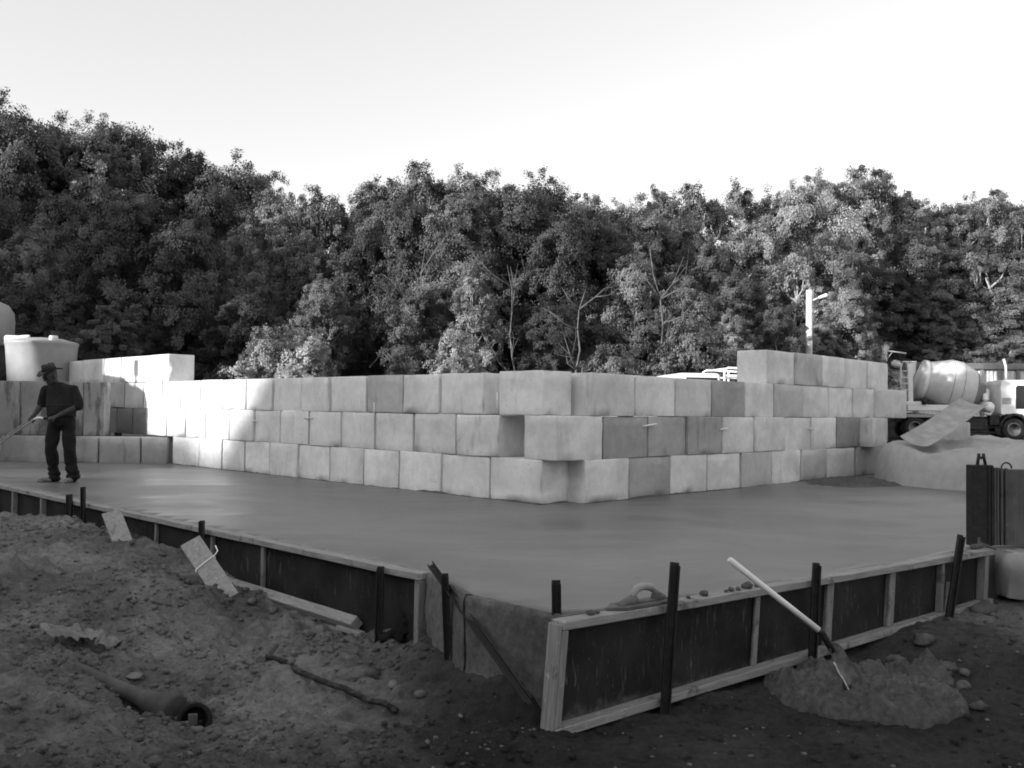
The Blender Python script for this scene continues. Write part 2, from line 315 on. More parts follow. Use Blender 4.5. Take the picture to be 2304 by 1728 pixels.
def near_z(x, y):
    num = np.full(x.shape, -.6 * .004); den = np.full(x.shape, .004)
    for q in CPA:
        wt = np.exp(-((x - q[0]) ** 2 + (y - q[1]) ** 2) / (2 * q[3] ** 2)); num += wt * q[2]; den += wt
    return num / den
def ground_z(x, y):
    x = np.asarray(x, float); y = np.asarray(y, float)
    s1 = (x - N0[0]) * nL[0] + (y - N0[1]) * nL[1]; s2 = (x - R0[0]) * nR[0] + (y - R0[1]) * nR[1]
    fr = np.maximum(s1, s2); p = np.stack([x, y, np.zeros_like(x)], -1); z = near_z(x, y)
    damp = sstep(-.8, .3, x)
    
    for q in BMP: z = z + q[2] * np.exp(-((x - q[0]) ** 2 + (y - q[1]) ** 2) / (2 * q[3] ** 2))
    z = z + fbm(p * 1.7, 3, 3) * .04 + fbm(p * 6, 5, 3) * .02 * (1.1 - .6 * damp) - np.abs(fbm(p * 9, 25, 3)) * .022 * (1 - .6 * damp)
    cl = np.maximum(vn(p * 15, 21) - .1, 0) ** 1.2; cl2 = np.maximum(vn(p * 27, 23), 0); z = z + (cl * .06 + cl2 * .02) * (1 - .75 * damp) + vn(p * 34, 22) * .008 + vn(p * 16, 26) * .008
    z = z * (1 - sstep(4.9, 6.4, x)) + -.04 * sstep(4.9, 6.4, x)
    return np.where(fr > -.13, z, -.09 + .02 * fbm(p * .3, 8, 2))
def lin(*seg):
    o = []
    for a, b, st in seg: o += list(np.arange(a, b - 1e-6, st))
    return np.array(o + [seg[-1][1]])
gx = lin((-300, -60, 30), (-60, -14, 4), (-14, -7.2, .3), (-7.2, 5.6, .03), (5.6, 9, .15), (9, 40, 1.5), (40, 300, 20))
gy = lin((-200, -20, 20), (-20, 2, 2), (2, 3.3, .2), (3.3, 8.6, .028), (8.6, 14.2, .07), (14.2, 24, .4), (24, 60, 3), (60, 420, 30))
GX, GY = np.meshgrid(gx, gy); GZ = ground_z(GX, GY); nx, ny = len(gx), len(gy)
ii = (np.arange(ny - 1)[:, None] * nx + np.arange(nx - 1)[None]).ravel()
gr = npmesh('ground', np.stack([GX, GY, GZ], -1).reshape(-1, 3), np.stack([ii, ii + 1, ii + nx + 1, ii + nx], -1), M['dirt'], None, True); tag(gr, kind='structure')
def gz(x, y): return float(ground_z(np.array([x]), np.array([y]))[0])
def Gd(u, v):                                             # point of the uneven ground at a photo pixel
    z = -.5
    for k in range(25): q = G(u, v, z); z = .5 * z + .5 * float(near_z(np.array([q[0]]), np.array([q[1]]))[0])
    q = G(u, v, z); q[2] = gz(q[0], q[1]); return q
_loc = {}
# unseen ridge added behind the camera, its crest shaped to shade the yard
def hill_grid(name, us, vs, fn, m):
    U, V_ = np.meshgrid(us, vs); pts = fn(U, V_); n = len(us); k = (np.arange(len(vs) - 1)[:, None] * n + np.arange(n - 1)[None]).ravel()
    return tag(npmesh(name, pts.reshape(-1, 3), np.stack([k, k + 1, k + n + 1, k + n], -1), m, None, True), kind='structure')
def ridge(p, a):
    H = np.interp(p, [-75, -36, -31, -28, -24, -19.3, -16.7, -15.2, -13, -9, 70], [24.5, 22.5, 18.6, 14, 11.9, 11.75, 11.35, 13.0, 15.2, 17.6, 17.6])
    q = np.stack([p, p * 0, p * 0], -1); H = H + fbm(q * 1.3, 40, 4) * .22 + fbm(q * .25, 44, 2) * .25
    prof = np.clip(1 - np.abs(a + 39) / 13., 0, 1); prof = sstep(0, 1, prof); z = -1 + (H + 1) * prof
    return np.stack([.8 * a + .6 * p, .6 * a - .8 * p, z], -1)
hill_grid('hill', np.arange(-75, 70, .3), np.unique(np.r_[np.linspace(-52, -40, 14), -39, np.linspace(-38, -26, 14)]), ridge, M['hill'])
def back_h(x, y): return sstep(40, 105, y) * np.interp(x, [-70, -25, -5, 15, 60], [26, 20, 8, 9, 11])
hill_grid('hill', np.arange(-110, 130, 3.), np.arange(38, 130, 3.), lambda X, Y: np.stack([X, Y, back_h(X, Y) - .1 + fbm(np.stack([X, Y, X * 0], -1) * .1, 3, 2) * .4 * sstep(42, 50, Y)], -1), M['litter'])

# ------------------------------------------------------------------ concrete slab
SL = -.012
right_edge = R1 + rf * .12
poly = [N1 + lf * 6, N0 - nL * .01 + lf * .0, G(1056, 1336)[:2] - nL * .03, R0 + rf * .12 - nR * .03, right_edge - nR * .004, np.array([7.5, 9.6]), np.array([12., 16.]), A + dR * 9 - dL * 1.3 + dR * 3, A + dR * 9.8 + dL * 1.2, A + dL * 1 + dR * 1.2, A + dL * 16 + dR * 1.5, np.array([-16., 19.5])]
import bmesh
def slab():
    P2 = np.array(poly); x0, y0 = P2.min(0); x1, y1 = P2.max(0); b = bmesh.new(); vs = [b.verts.new((p[0], p[1], 0)) for p in P2]; b.faces.new(vs)
    for k in range(int((x1 - x0) / .25)): bmesh.ops.bisect_plane(b, geom=b.verts[:] + b.edges[:] + b.faces[:], plane_co=(x0 + .25 * (k + 1), 0, 0), plane_no=(1, 0, 0))
    for k in range(int((y1 - y0) / .25)): bmesh.ops.bisect_plane(b, geom=b.verts[:] + b.edges[:] + b.faces[:], plane_co=(0, y0 + .25 * (k + 1), 0), plane_no=(0, 1, 0))
    bmesh.ops.recalc_face_normals(b, faces=b.faces)
    for f in b.faces:
        if f.normal.z < 0: f.normal_flip()
    ex = bmesh.ops.extrude_face_region(b, geom=b.faces[:]); top = [g for g in ex['geom'] if isinstance(g, bmesh.types.BMVert)]
    tops = set(top)
    for v in b.verts:
        if v not in tops: v.co.z = -.62
    co = np.array([v.co[:] for v in top]); z = SL + fbm(co * .6, 11, 2) * .005 + fbm(co * 3, 12, 2) * .0015
    for v, q in zip(top, z): v.co.z = q
    bmesh.ops.recalc_face_normals(b, faces=b.faces); me = bpy.data.meshes.new('concrete_slab'); b.to_mesh(me); b.free()
    for p in me.polygons: p.use_smooth = p.normal.z > .9
    me.materials.append(M['slab']); return tag(link(bpy.data.objects.new('concrete_slab', me)), kind='structure')
SLAB = slab()

# ------------------------------------------------------------------ blocks
rng = np.random.RandomState(7)
def block_mesh(L, W, H, seed, chip=1.):
    def axis(n):
        k = max(3, int(n / .09)); return np.r_[0, .014, np.linspace(.014, n - .014, k)[1:-1], n - .014, n]
    ax = [axis(L), axis(W), axis(H)]; idx = {}; V = []; Q = []
    def vid(i, j, k):
        if (i, j, k) not in idx: idx[(i, j, k)] = len(V); V.append((ax[0][i], ax[1][j], ax[2][k], (i in (0, len(ax[0]) - 1)) + (j in (0, len(ax[1]) - 1)) + (k in (0, len(ax[2]) - 1))))
        return idx[(i, j, k)]
    n = [len(a) for a in ax]
    for d in range(3):
        e, f = [q for q in range(3) if q != d]
        for side in (0, n[d] - 1):
            for i in range(n[e] - 1):
                for j in range(n[f] - 1):
                    q = []
                    for a, b_ in ((0, 0), (1, 0), (1, 1), (0, 1)):
                        t = [0, 0, 0]; t[d] = side; t[e] = i + a; t[f] = j + b_; q.append(vid(*t))
                    if (side == 0) != (d == 1): q.reverse()
                    Q.append(q)
    V = np.array(V); ne = V[:, 3]; X = V[:, :3] - np.array([L / 2, W / 2, 0]); c = np.array([0, 0, H / 2])
    p = X * 1. + seed * 7.31
    X = X + np.stack([vn(p * 2.5, 1), vn(p * 2.5, 2), vn(p * 2.5, 3) * .6], -1) * .006
    n_ = np.maximum(vn(p * 9, 5) - .36, 0) * .08 * chip + np.maximum(vn(p * 3, 8) - .62, 0) * .09 * chip + .0022 + .0025 * (vn(p * 25, 6) + 1)
    pull = np.where(ne >= 2, n_ * np.where(ne == 3, 1.6, 1), 0); sg = np.sign(X - c) * (np.abs(X - c) > np.array([L, W, H]) / 2 - .003)
    return X - sg * pull[:, None] * .8, np.array(Q)
BLK = []
ORD = ['first', 'second', 'third', 'fourth', 'fifth', 'sixth', 'seventh', 'eighth', 'ninth', 'tenth', 'eleventh', 'twelfth', 'thirteenth', 'fourteenth']
def block(p, dr, L, z0, H, tone, label, W=.55, m='conc', group='concrete blocks of the stacked wall', yaw=None, inward=None):
    # p: near front bottom corner in plan, dr: run of the face; the body lies on the side away from the camera
    dr = np.array(dr) / np.linalg.norm(dr); nb = inward if inward is not None else np.array([-dr[1], dr[0]]); nb = nb if inward is not None or nb[1] > 0 else -nb
    c = p + dr * L / 2 + nb * (W / 2 + rng.uniform(-.012, .012)); k = len(BLK)
    X, Q = block_mesh(L, W, H, k + 1, rng.uniform(.5, 1.4)); o = npmesh('concrete_block', X, Q, M[m])
    a = math.atan2(dr[1], dr[0]); o.location = (c[0], c[1], z0); o.rotation_euler = (rng.normal(0, .002), rng.normal(0, .002), a + (rng.normal(0, .006) if yaw is None else yaw))
    o.color = (tone, tone, tone, 1); tag(o, label, 'concrete block', group); BLK.append(o); return o
HB = .552
def run(ts, side, z0, wall, course, tones={}, gap=.014, off=0., words={}, H=HB):
    base, dr, nb = (A, dL, dR) if side == 'L' else (C, dR, dL)
    for i in range(len(ts) - 1):
        gp = gap + (.012 if side == 'L' and i > 5 else 0); a, b = ts[i] + gp / 2 + rng.uniform(0, .012), ts[i + 1] - gp / 2 - rng.uniform(0, .018)
        tone = tones.get(i, .7 + rng.uniform(-.045, .05)); wd = words.get(i) or ('dark stained' if tone < .45 else 'pale')
        block(base + dr * a + nb * (off + rng.uniform(0, .014)), dr, b - a, z0 + rng.uniform(-.004, .004), H + rng.uniform(-.008, .004), tone,
              '%s concrete block, %s from near corner, %s course of %s' % (wd, ORD[i], course, wall), inward=nb)
LW, RW = 'left-running wall', 'right-running wall'
run([0] + [tL(u) for u in (1101, 993, 898, 819, 742, 672, 608, 550, 499, 448, 388)], 'L', -.02, LW, 'bottom', gap=.02)
run([tL(u) for u in (1126, 1025, 929, 842, 767, 695, 630, 571, 515, 462, 417, 375, 331)], 'L', -.02 + HB, LW, 'second', gap=.025)
run([tL(u) for u in (1088, 988, 906, 822, 742, 676, 612, 553, 500, 450, 405, 362, 320)], 'L', -.02 + 2 * HB, LW, 'third', {2: .46}, gap=.025, words={2: 'pitted grey'})
t3 = tL(1121); block(A + dL * .0, dL, t3, -.02 + 2 * HB, HB + .012, .72, 'pale pitted concrete block at the outer corner, on top where both walls meet', inward=dR)
run([tL(u) for u in (331, 297, 262, 225)], 'L', -.02 + HB, 'recess wall toned for shade', 'second', {0: .22, 1: .18, 2: .2}, words={0: 'shade-darkened', 1: 'dark stained'})  # shade of the recess is put into these low block tones
run([tL(u) for u in (320, 278, 236, 200)], 'L', -.02 + 2 * HB, 'recess wall toned for shade', 'third', {0: .5, 1: .4, 2: .4})  # upper recess blocks also carry the shade in their tone
run([tL(u) for u in (379, 335, 268, 230, 184, 150)], 'L', -.02 + 3 * HB, LW, 'raised fourth', gap=.02, words={0: 'white sunlit end'})
# right-running wall
tD = tR(1254)
run([tR(u) for u in (1316, 1417, 1510, 1594, 1669, 1738, 1802, 1861, 1925)], 'R', -.02, RW, 'bottom', {1: .36, 4: .47, 6: .5})
run([tD] + [tR(u) for u in (1359, 1459, 1546, 1625, 1697, 1767, 1826, 1883, 1936)], 'R', -.02 + HB, RW, 'second', {1: .36, 2: .41, 3: .37, 8: .29}, words={0: 'overhanging pale', 2: 'smeared dark', 3: 'dark pale-patched'})
run([tR(u) for u in (1329, 1429, 1520, 1601, 1676, 1743, 1808, 1866, 1920, 1969)], 'R', -.02 + 2 * HB, RW, 'third', {3: .37, 5: .5}, words={3: 'blotched dark'})
run([tR(u) for u in (1726, 1789, 1850, 1901, 1953, 2000)], 'R', -.02 + 3 * HB, RW, 'raised fourth', {1: .5}, words={0: 'square-ended pale'})
a2 = tR(1936); block(C + dR * a2 - dL * .228, dR, on_line(1995, 930, C - dL * .228, dR) - a2, -.02 + HB, HB, .6, 'jutting pale block at far end of right-running wall, second course', inward=dL)
a3 = tR(1969); block(C + dR * a3 - dL * .345, dR, on_line(2040, 900, C - dL * .345, dR) - a3, -.02 + 2 * HB, HB, .6, 'jutting pale block at far end of right-running wall, third course', inward=dL)
block(C + dR * tR(1930), dR, 1.75, -.02, HB, .4, 'shade-toned concrete block under the jutting end of right-running wall', inward=dL)  # low tone puts the dark shade under the overhang into the colour
# low cross wall at the far left and the stained panels standing on it
xl = lambda u, y: P(u, 930, y)[0]
yl = 18.1; edges = [379, 318, 223, 110, 0, -110]; nm = ['right end', 'second from the right', 'behind the worker', 'left of the worker', 'at the frame edge']
for i in range(5):
    a, b = xl(edges[i], yl), xl(edges[i + 1], yl)
    if i < 4: block(np.array([b + .02, yl]), (1, 0), a - b - .03, -.02, HB - .03, .32, 'grey concrete block in the low cross wall at far left, ' + nm[i], group='blocks of the low cross wall')
pe = [235, 187, 48, -60]; pn = ['right of the worker', 'behind the worker', 'at the frame edge']
for i in range(3):
    a, b = xl(pe[i], 18.55), xl(pe[i + 1], 18.55)
    block(np.array([b + .006, 18.55 - .06 * i]), (1, .03), a - b - .012, HB - .045, 1.1, .29, 'tall stained concrete panel on the low cross wall, ' + pn[i], W=.3, m='concd', group='stained concrete panels')
def bead(p0, dr, L, seed):
    n = int(L / .02); x = np.linspace(0, L, n); q = np.stack([x, x * 0, x * 0], -1); nb = np.array([dr[1], -dr[0]]); nb = nb if nb[1] < 0 else -nb
    h_ = np.maximum(.002 + .008 * fbm(q * 7, seed, 4) + .025 * np.maximum(fbm(q * 1.6, seed + 4, 3) - .35, 0), .001); w_ = .012 + .02 * np.maximum(fbm(q * 3, seed + 9, 3) + .4, 0); o = []
    for off, z in ((.02 + 0 * w_, SL - .03 + 0 * h_), (.02 + 0 * w_, SL + h_), (-.008 - 0 * w_, SL + h_), (-.012 - w_ * .6, SL + h_ * .5), (-.02 - w_, SL - .03 + 0 * h_)): o.append(np.stack([p0[0] + dr[0] * x - nb[0] * off, p0[1] + dr[1] * x - nb[1] * off, z], -1))
    V = np.stack(o, 1); m = 5; k = (np.arange(n - 1)[:, None] * m + np.arange(m - 1)[None]).ravel(); return npmesh('wet_bead', V.reshape(-1, 3), np.stack([k, k + 1, k + m + 1, k + m], -1), M['ridge'], SLAB)
bead(A, dL, tL(388), 3); bead(C, dR, tR(1990), 6); bead(A, dR, .5, 9)
# thin rods sticking out of the joints
def rod(a, b, r_, label):
    m = MB().tube([a, b], r_, 8); tag(m.build('white_rod', M['rod']), label, 'rod', 'white rods in the block joints')
def face_pt(u, v, side, outw=.02):
    base, dr, nb = (A, dL, dR) if side == 'L' else (C, dR, dL); t = on_line(u, v, base, dr); p = base + dr * t - nb * outw; return P(u, v, p[1])
for u0, v0, u1, v1, sd_, r_, lb in [(842, 905, 842, 943, 'L', .009, 'upright white rod between second and third course of left-running wall'), (1119, 882, 1118, 930, 'L', .011, 'upright white rod in the gap beside the corner block'),
                                    (684, 941, 702, 940, 'L', .012, 'short white rod poking out at the shadow edge of left-running wall'), (1447, 959, 1477, 954, 'R', .014, 'longest white rod poking out level across a joint of right-running wall'),
                                    (1619, 967, 1638, 964, 'R', .012, 'short white rod poking out of the joint beside the dark pale-patched block'), (1819, 963, 1829, 966, 'R', .012, 'tiny grey rod poking out near the far end of right-running wall'),
                                    (566, 948, 577, 946, 'L', .01, 'tiny rod poking out of the sunlit part of left-running wall')]:
    rod(face_pt(u0, v0, sd_, .03), face_pt(u1, v1, sd_, .09 if v0 - v1 < 20 and v1 - v0 < 20 else .03), r_, lb)

# ------------------------------------------------------------------ forms
def form(label, top0, top1, nrm, zb0, zb1, studs, shear=0., th=.1, z_top=0., rail=.05):
    d = top1 - top0; L = np.linalg.norm(d); d = d / L; root = empty('form_panel', (top0[0], top0[1], 0), math.atan2(d[1], d[0])); tag(root, label, 'formwork')
    s = 1 if np.dot(np.array([-d[1], d[0]]), nrm) > 0 else -1          # local +y or -y is the outer side
    zb = lambda x: zb0 + (zb1 - zb0) * x / L
    def piece(x0, x1, y0, y1, zf0, zf1, name, m, jit=.003):            # zf: functions of x for bottom and top
        n = max(2, int((x1 - x0) / .25)); V = []; Fc = []
        for i in range(n + 1):
            x = x0 + (x1 - x0) * i / n
            for (y, zf) in ((y0, zf0), (y1, zf0), (y1, zf1), (y0, zf1)):
                z = zf(x); q = np.array([x + shear * (z - z_top), s * y, z]) + jit * np.array([0, vn([x * 3, y * 20, z * 5], 3), vn([x * 3, y * 9, z * 9], 4)]); V.append(q)
        for i in range(n):
            for k in range(4): a = i * 4 + k; b = i * 4 + (k + 1) % 4; Fc.append((a, b, b + 4, a + 4))
        Fc += [(3, 2, 1, 0), (n * 4, n * 4 + 1, n * 4 + 2, n * 4 + 3)]
        o = MB().add(V, Fc).build(name, m, root); bv = o.modifiers.new('b', 'BEVEL'); bv.width = .005; bv.segments = 1; bv.limit_method = 'ANGLE'; return o
    piece(0, L, .0, th, lambda x: z_top - rail, lambda x: z_top, 'top_rail', M['wood'])
    piece(0, L, .018, th + .004, lambda x: zb(x), lambda x: zb(x) + rail, 'bottom_rail', M['wood'])
    piece(.002, L - .002, .001, .017, lambda x: zb(x), lambda x: z_top - rail - .001, 'plywood', M['ply'])
    for x, wd, dp in studs: piece(x, x + wd, .019, dp, lambda q: zb(q) + rail + .001, lambda q: z_top - rail - .002, 'stud', M['woodv'])
    return root
def lst(us): return [on_line(u, 1200, N0, lf) for u in us]
LL = np.linalg.norm(N1 - N0); js = on_line(168, 1120, N0, lf)
form('longer dark plywood form panel with pale rails along the dirt bank', N0, N0 + lf * (js - .004), nL, -.6, -.56, [(0.0, .05, .098)] + [(on_line(u, 1200, N0, lf), .045, .05) for u in (605, 362, 490)] + [(js - .06, .05, .096)])
form('dark plywood form panel at the far left below the worker', N0 + lf * js, N1, nL, -.56, -.56, [(.04, .05, .05)] + [(on_line(u, 1100, N0, lf) - js, .045, .09) for u in (110, 45, 0)])
LR = np.linalg.norm(R1 - R0); tr_ = lambda u, v=1350: on_line(u, v, R0, rf)
form('dark plywood form panel with pale timber frame and trowel on it', R0, R1, nR, -.62, -.47, [(0, .05, .1)] + [(tr_(u), w_, d_) for u, w_, d_ in ((1692, .05, .04), (1850, .08, .05), (1988, .08, .06), (2103, .045, .07), (2194, .06, .098))], shear=.09)
# second thin batten on the near end of the right form
o = MB().box((0, 0, 0), (.018, .10, .60), None, .003).build('end_batten', M['woodv']); pq = R0 + nR * .052 - rf * .012
o.location = (pq[0] - .028 * rf[0], pq[1] - .028 * rf[1], -.315); o.rotation_euler = (0, R(5.1), math.atan2(rf[1], rf[0])); tag(o, 'thin upright batten nailed to the near end of right form', 'batten')
# bare slab edge between the forms: thin spilled crust
def crust(p0, p1, label):
    L = np.linalg.norm(p1 - p0); nxx, nz = 40, 24; X, Z = np.meshgrid(np.linspace(0, L, nxx), np.linspace(-.66, -.008, nz)); d = (p1 - p0) / L; n = np.array([d[1], -d[0]]); n = n if n[1] < 0 else -n
    q = np.stack([X * 1., Z * 1., X * 0 + p0[0] * 9], -1); o_ = .022 + .012 * fbm(q * 4, 9, 4) + .025 * sstep(-.4, -.62, Z) + .01
    o_[-1, :] -= .012
    top = np.stack([p0[0] + d[0] * X + n[0] * o_, p0[1] + d[1] * X + n[1] * o_, Z + fbm(q * 6, 4, 3) * .008 * (Z > -.03)], -1); back = np.stack([p0[0] + d[0] * X - n[0] * .03, p0[1] + d[1] * X - n[1] * .03, Z], -1)
    V = np.concatenate([top.reshape(-1, 3), back.reshape(-1, 3)]); k = (np.arange(nz - 1)[:, None] * nxx + np.arange(nxx - 1)[None]).ravel(); Nn = nxx * nz; f = np.stack([k, k + 1, k + nxx + 1, k + nxx], -1); Q = [f, f[:, ::-1] + Nn]
    a = (nz - 1) * nxx + np.arange(nxx - 1); Q.append(np.stack([a, a + 1, a + 1 + Nn, a + Nn], -1))
    for c0 in (0, nxx - 1):
        r0 = np.arange(nz - 1) * nxx + c0; Q.append(np.stack([r0, r0 + nxx, r0 + nxx + Nn, r0 + Nn], -1))
    o = npmesh('slab_edge', V, np.concatenate(Q), M['edge'], None, True); return tag(o, label, 'concrete edge')
M['edge'] = m_dirt('splashed concrete edge', .15, .24, False)
crust(N0 - lf * .01, G(1056, 1336)[:2], 'narrow pale slab edge beside the end of left form'); crust(G(1058, 1337)[:2], R0 - nR * .002 + rf * .13, 'rough slab edge in the gap behind the right form')

# stakes
def stake(foot, top, label, w_=.05, name='steel_stake'):
    foot = Vector(foot); top = Vector(top); L = (top - foot).length; m = MB(); n = 6
    m.box((0, 0, L / 2), (w_, .008, L), None, .002); m.box((w_ * .46, -.022, L / 2 - .008), (.008, .036, L - .016), None, .002); m.box((-w_ * .46, -.016, L / 2 - .004), (.008, .024, L - .008), None, .002)
    o = m.build(name, M['steel']); o.location = foot; d = (top - foot).normalized(); o.rotation_mode = 'QUATERNION'
    o.rotation_quaternion = Vector((0, 0, 1)).rotation_difference(d); return tag(o, label, 'stake', 'steel stakes holding the forms')
def stake_px(u0, v0, u1, v1, line, dr, nr, off, label, w_=.05, bury=.12):
    lo = line + nr * off; pt = lo + dr * on_line(u1, v1, lo, dr); top = P(u1, v1, pt[1]); lo = line + nr * (off + .012); pb = lo + dr * on_line(u0, v0, lo, dr); bot = P(u0, v0, pb[1]); d = (bot - top) / np.linalg.norm(bot - top); return stake(bot + d * bury, top, label, w_)
stake_px(188, 1190, 188, 1095, N0, lf, nL, .15, 'dark steel stake beside the panel join of left form')
stake_px(157, 1180, 157, 1112, N0, lf, nL, .13, 'short broad dark stake flush with the left form top', .07)
stake_px(455, 1262, 455, 1171, N0, lf, nL, .15, 'dark steel stake behind the tilted board with string')
stake_px(852, 1445, 857, 1274, N0, lf, nL, .14, 'dark steel stake near the end of left form above the black rag')
f_ = P(1012, 1492, 5.88); stake(f_ + np.array([0, 0, -.15]), P(1001, 1290, 5.9), 'upright dark steel stake crossing the diagonal brace', .045)
f_ = P(1152, 1528, 5.14); tq = P(969, 1272, 6.16); stake(f_ + (f_ - tq) / np.linalg.norm(f_ - tq) * .22, tq, 'long diagonal steel brace leaning on the left form end', .04, 'steel_brace')
f_ = R0 - nR * .1 + rf * .15; tp = P(1251, 1305, f_[1]); stake((tp[0] + .02, tp[1], -.66), tp, 'dark steel stake standing behind the right form end')
stake_px(1497, 1568, 1518, 1265, R0, rf, nR, .13, 'tallest dark steel stake in front of the right form beside trowel', .055)
stake_px(1826, 1478, 1836, 1266, R0, rf, nR, .13, 'dark steel stake behind the shovel handle')
stake_px(2135, 1375, 2161, 1203, R0, rf, nR, .13, 'leaning dark steel stake near the far end of right form')
pt = R0 + rf * tr_(2128) + nR * .2; a = P(2125, 1392, pt[1]); b = P(2137, 1322, pt[1] + .02)
o = MB().box((0, 0, 0), (.045, .02, .34), None, .003).build('timber_peg', M['woodv']); o.location = (a + b) / 2; o.rotation_euler = (0, R(7), R(30)); tag(o, 'short pale timber peg in front of the leaning stake', 'peg')
# timbers and pipes along the left form
def stick(a, b, wy, wz, name, m, label, cat, roll=0.):
    a = Vector(a); b = Vector(b); o = MB().box((0, 0, 0), (wy, wz, (b - a).length), None, .006).build(name, m); o.location = (a + b) / 2
    q = (b - a).to_track_quat('Z', 'Y'); o.rotation_mode = 'QUATERNION'; o.rotation_quaternion = q; o.rotation_quaternion = q @ Matrix.Rotation(roll, 3, 'Z').to_quaternion(); return tag(o, label, cat)
def lpt(u, v, off): p = N0 + lf * on_line(u, v, N0, lf) + nL * off; return P(u, v, p[1])
stick(lpt(500, 1308, .22), lpt(803, 1404, .2), .085, .09, 'timber_batten', M['woodt'] if 'woodt' in M else M['pvc'], 'long pale batten lying on dirt along the left form', 'batten', R(40))
stick(lpt(763, 1410, .25), lpt(815, 1428, .25), .06, .04, 'timber_offcut', M['pvc'], 'short pale offcut lying beside the end of long batten', 'offcut')
stick(lpt(52, 1166, .2), lpt(110, 1178, .2), .1, .05, 'timber_plank', M['wood'], 'half buried plank on the dirt bank, farther piece', 'plank'); stick(lpt(74, 1170, .26), lpt(176, 1200, .22), .07, .05, 'timber_plank', M['wood'], 'half buried plank on the dirt bank, nearer piece', 'plank')
def pipe(base, top, r_, label, string=False):
    base = Vector(base); top = Vector(top); d = (top - base).normalized(); root = empty('timber_board', base); tag(root, label, 'board', 'pale boards standing in the dirt bank'); m = MB(); L = (top - base).length
    Mx = d.to_track_quat('Z', 'Y').to_matrix().to_4x4(); q3 = Mx.to_3x3(); yv = q3.inverted() @ Vector((base.x, base.y, 0)).normalized(); rr_ = Matrix.Rotation(math.atan2(yv.y, yv.x) - math.pi / 2 + .25, 3, 'Z'); rot = q3 @ rr_; m.box(d * (L - .25) / 2, (r_ * 2, .032, L + .25), rot, .004); m.build('plank', M['woodb'], root)
    if string:
        k = MB(); c = d * L * .38; x = rot @ Vector((1, 0, 0)); y = rot @ Vector((0, 1, 0))
        k.tube([c + x * math.copysign(min(1, abs(1.6 * math.cos(a))), math.cos(a)) * (r_ + .006) + y * math.sin(a) * .026 + d * (.03 * math.cos(a)) for a in np.linspace(0, 6.28, 24)] + [c + x * (r_ + .05) + d * .06, c + x * (r_ + .06) + d * .12], .006, 6); k.build('string', M['rod'], root)
q = Gd(280, 1222); b0 = P(282, 1235, 8.75); pipe(b0, P(250, 1152, 8.95), .088, 'pale board stub tilted in the dirt bank, nearer the worker')
b0 = P(484, 1302, 7.5); pipe(b0, P(428, 1218, 7.75), .088, 'pale board stub tilted in the dirt bank with string tied round it', True)
# things on the right form's rail
def rail_pt(u, v=1350, off=.05): return R0 + rf * on_line(u, v, R0, rf) + nR * off
ra = math.atan2(rf[1], rf[0])
p = rail_pt(1432, 1345, .02); t_ = empty('trowel', (p[0], p[1], .004), ra); tag(t_, 'grey plastering trowel with arched pale handle lying on the right form', 'trowel')
b = bmesh.new(); vs = [b.verts.new(v) for v in ((-.27, 0, 0), (-.16, -.075, 0), (.24, -.07, 0), (.24, .07, 0), (-.16, .075, 0))]; f = b.faces.new(vs); ex = bmesh.ops.extrude_face_region(b, geom=[f])
for v in [g for g in ex['geom'] if isinstance(g, bmesh.types.BMVert)]: v.co.z = .014
bmesh.ops.recalc_face_normals(b, faces=b.faces); me = bpy.data.meshes.new('plate'); b.to_mesh(me); b.free(); me.materials.append(M['float_']); link(bpy.data.objects.new('plate', me), t_)
k = MB(); k.capsule((-.13, 0, .02), (-.05, 0, .03), .022, .036); k.capsule((.15, 0, .03), (.2, 0, .02), .036, .024); k.box((.03, 0, .016), (.38, .05, .016), None, .005); k.build('mount', M['float_'], t_)
MB().tube([(-.05, 0, .03), (-.045, 0, .07), (-.02, 0, .095), (.04, 0, .105), (.1, 0, .092), (.14, 0, .065), (.155, 0, .03)], [.02, .022, .023, .023, .023, .022, .02], 12).build('trowel_handle', M['pvc'], t_)
def rock_mesh(n, seed, sub=2):
    b = bmesh.new(); bmesh.ops.create_icosphere(b, subdivisions=sub, radius=1); V = np.array([v.co[:] for v in b.verts]); Fc = np.array([[v.index for v in f.verts] for f in b.faces]); b.free(); out = []
    for k in range(n): q = V * np.array([1, .8, .66]); q = q * (1 + .42 * fbm(V * 1.3 + seed * 5 + k * 11.7, seed, 3))[:, None]; out.append(q)
    return out, Fc
RK, RF = rock_mesh(14, 4); RKl, RFl = rock_mesh(8, 9, 1)
def rock(p, r_, m, name, label, cat, group=None, k=0, sq=1.):
    V = RK[k % 14] * r_ * np.array([1, 1, sq]); o = npmesh(name, V, RF, m, None, sq < .6); o.location = p; o.rotation_euler = (0, 0, k * 1.7); return tag(o, label, cat, group)
for i, (u, r_, lb) in enumerate([(1318, .026, 'small wet concrete lump at the near end of right form rail'), (1333, .017, 'tiny concrete crumb next to the lump at near rail end'), (1536, .014, 'tiny concrete crumb just beyond the tallest stake'), (1573, .03, 'pointed concrete lump alone on the right form rail'),
                                 (1621, .015, 'flat concrete crumb before the cluster on the rail'), (1632, .022, 'round concrete lump second in the rail cluster'), (1648, .018, 'low concrete lump in the middle of rail cluster'), (1668, .033, 'largest concrete lump on the rail beside shovel handle'), (1690, .02, 'concrete lump on the rail touching the shovel handle')]):
    p = rail_pt(u, 1340, .045); rock((p[0], p[1], r_ * .55), r_, M['heap'], 'concrete_lump', lb, 'concrete lump', 'concrete lumps on the form rail', i)
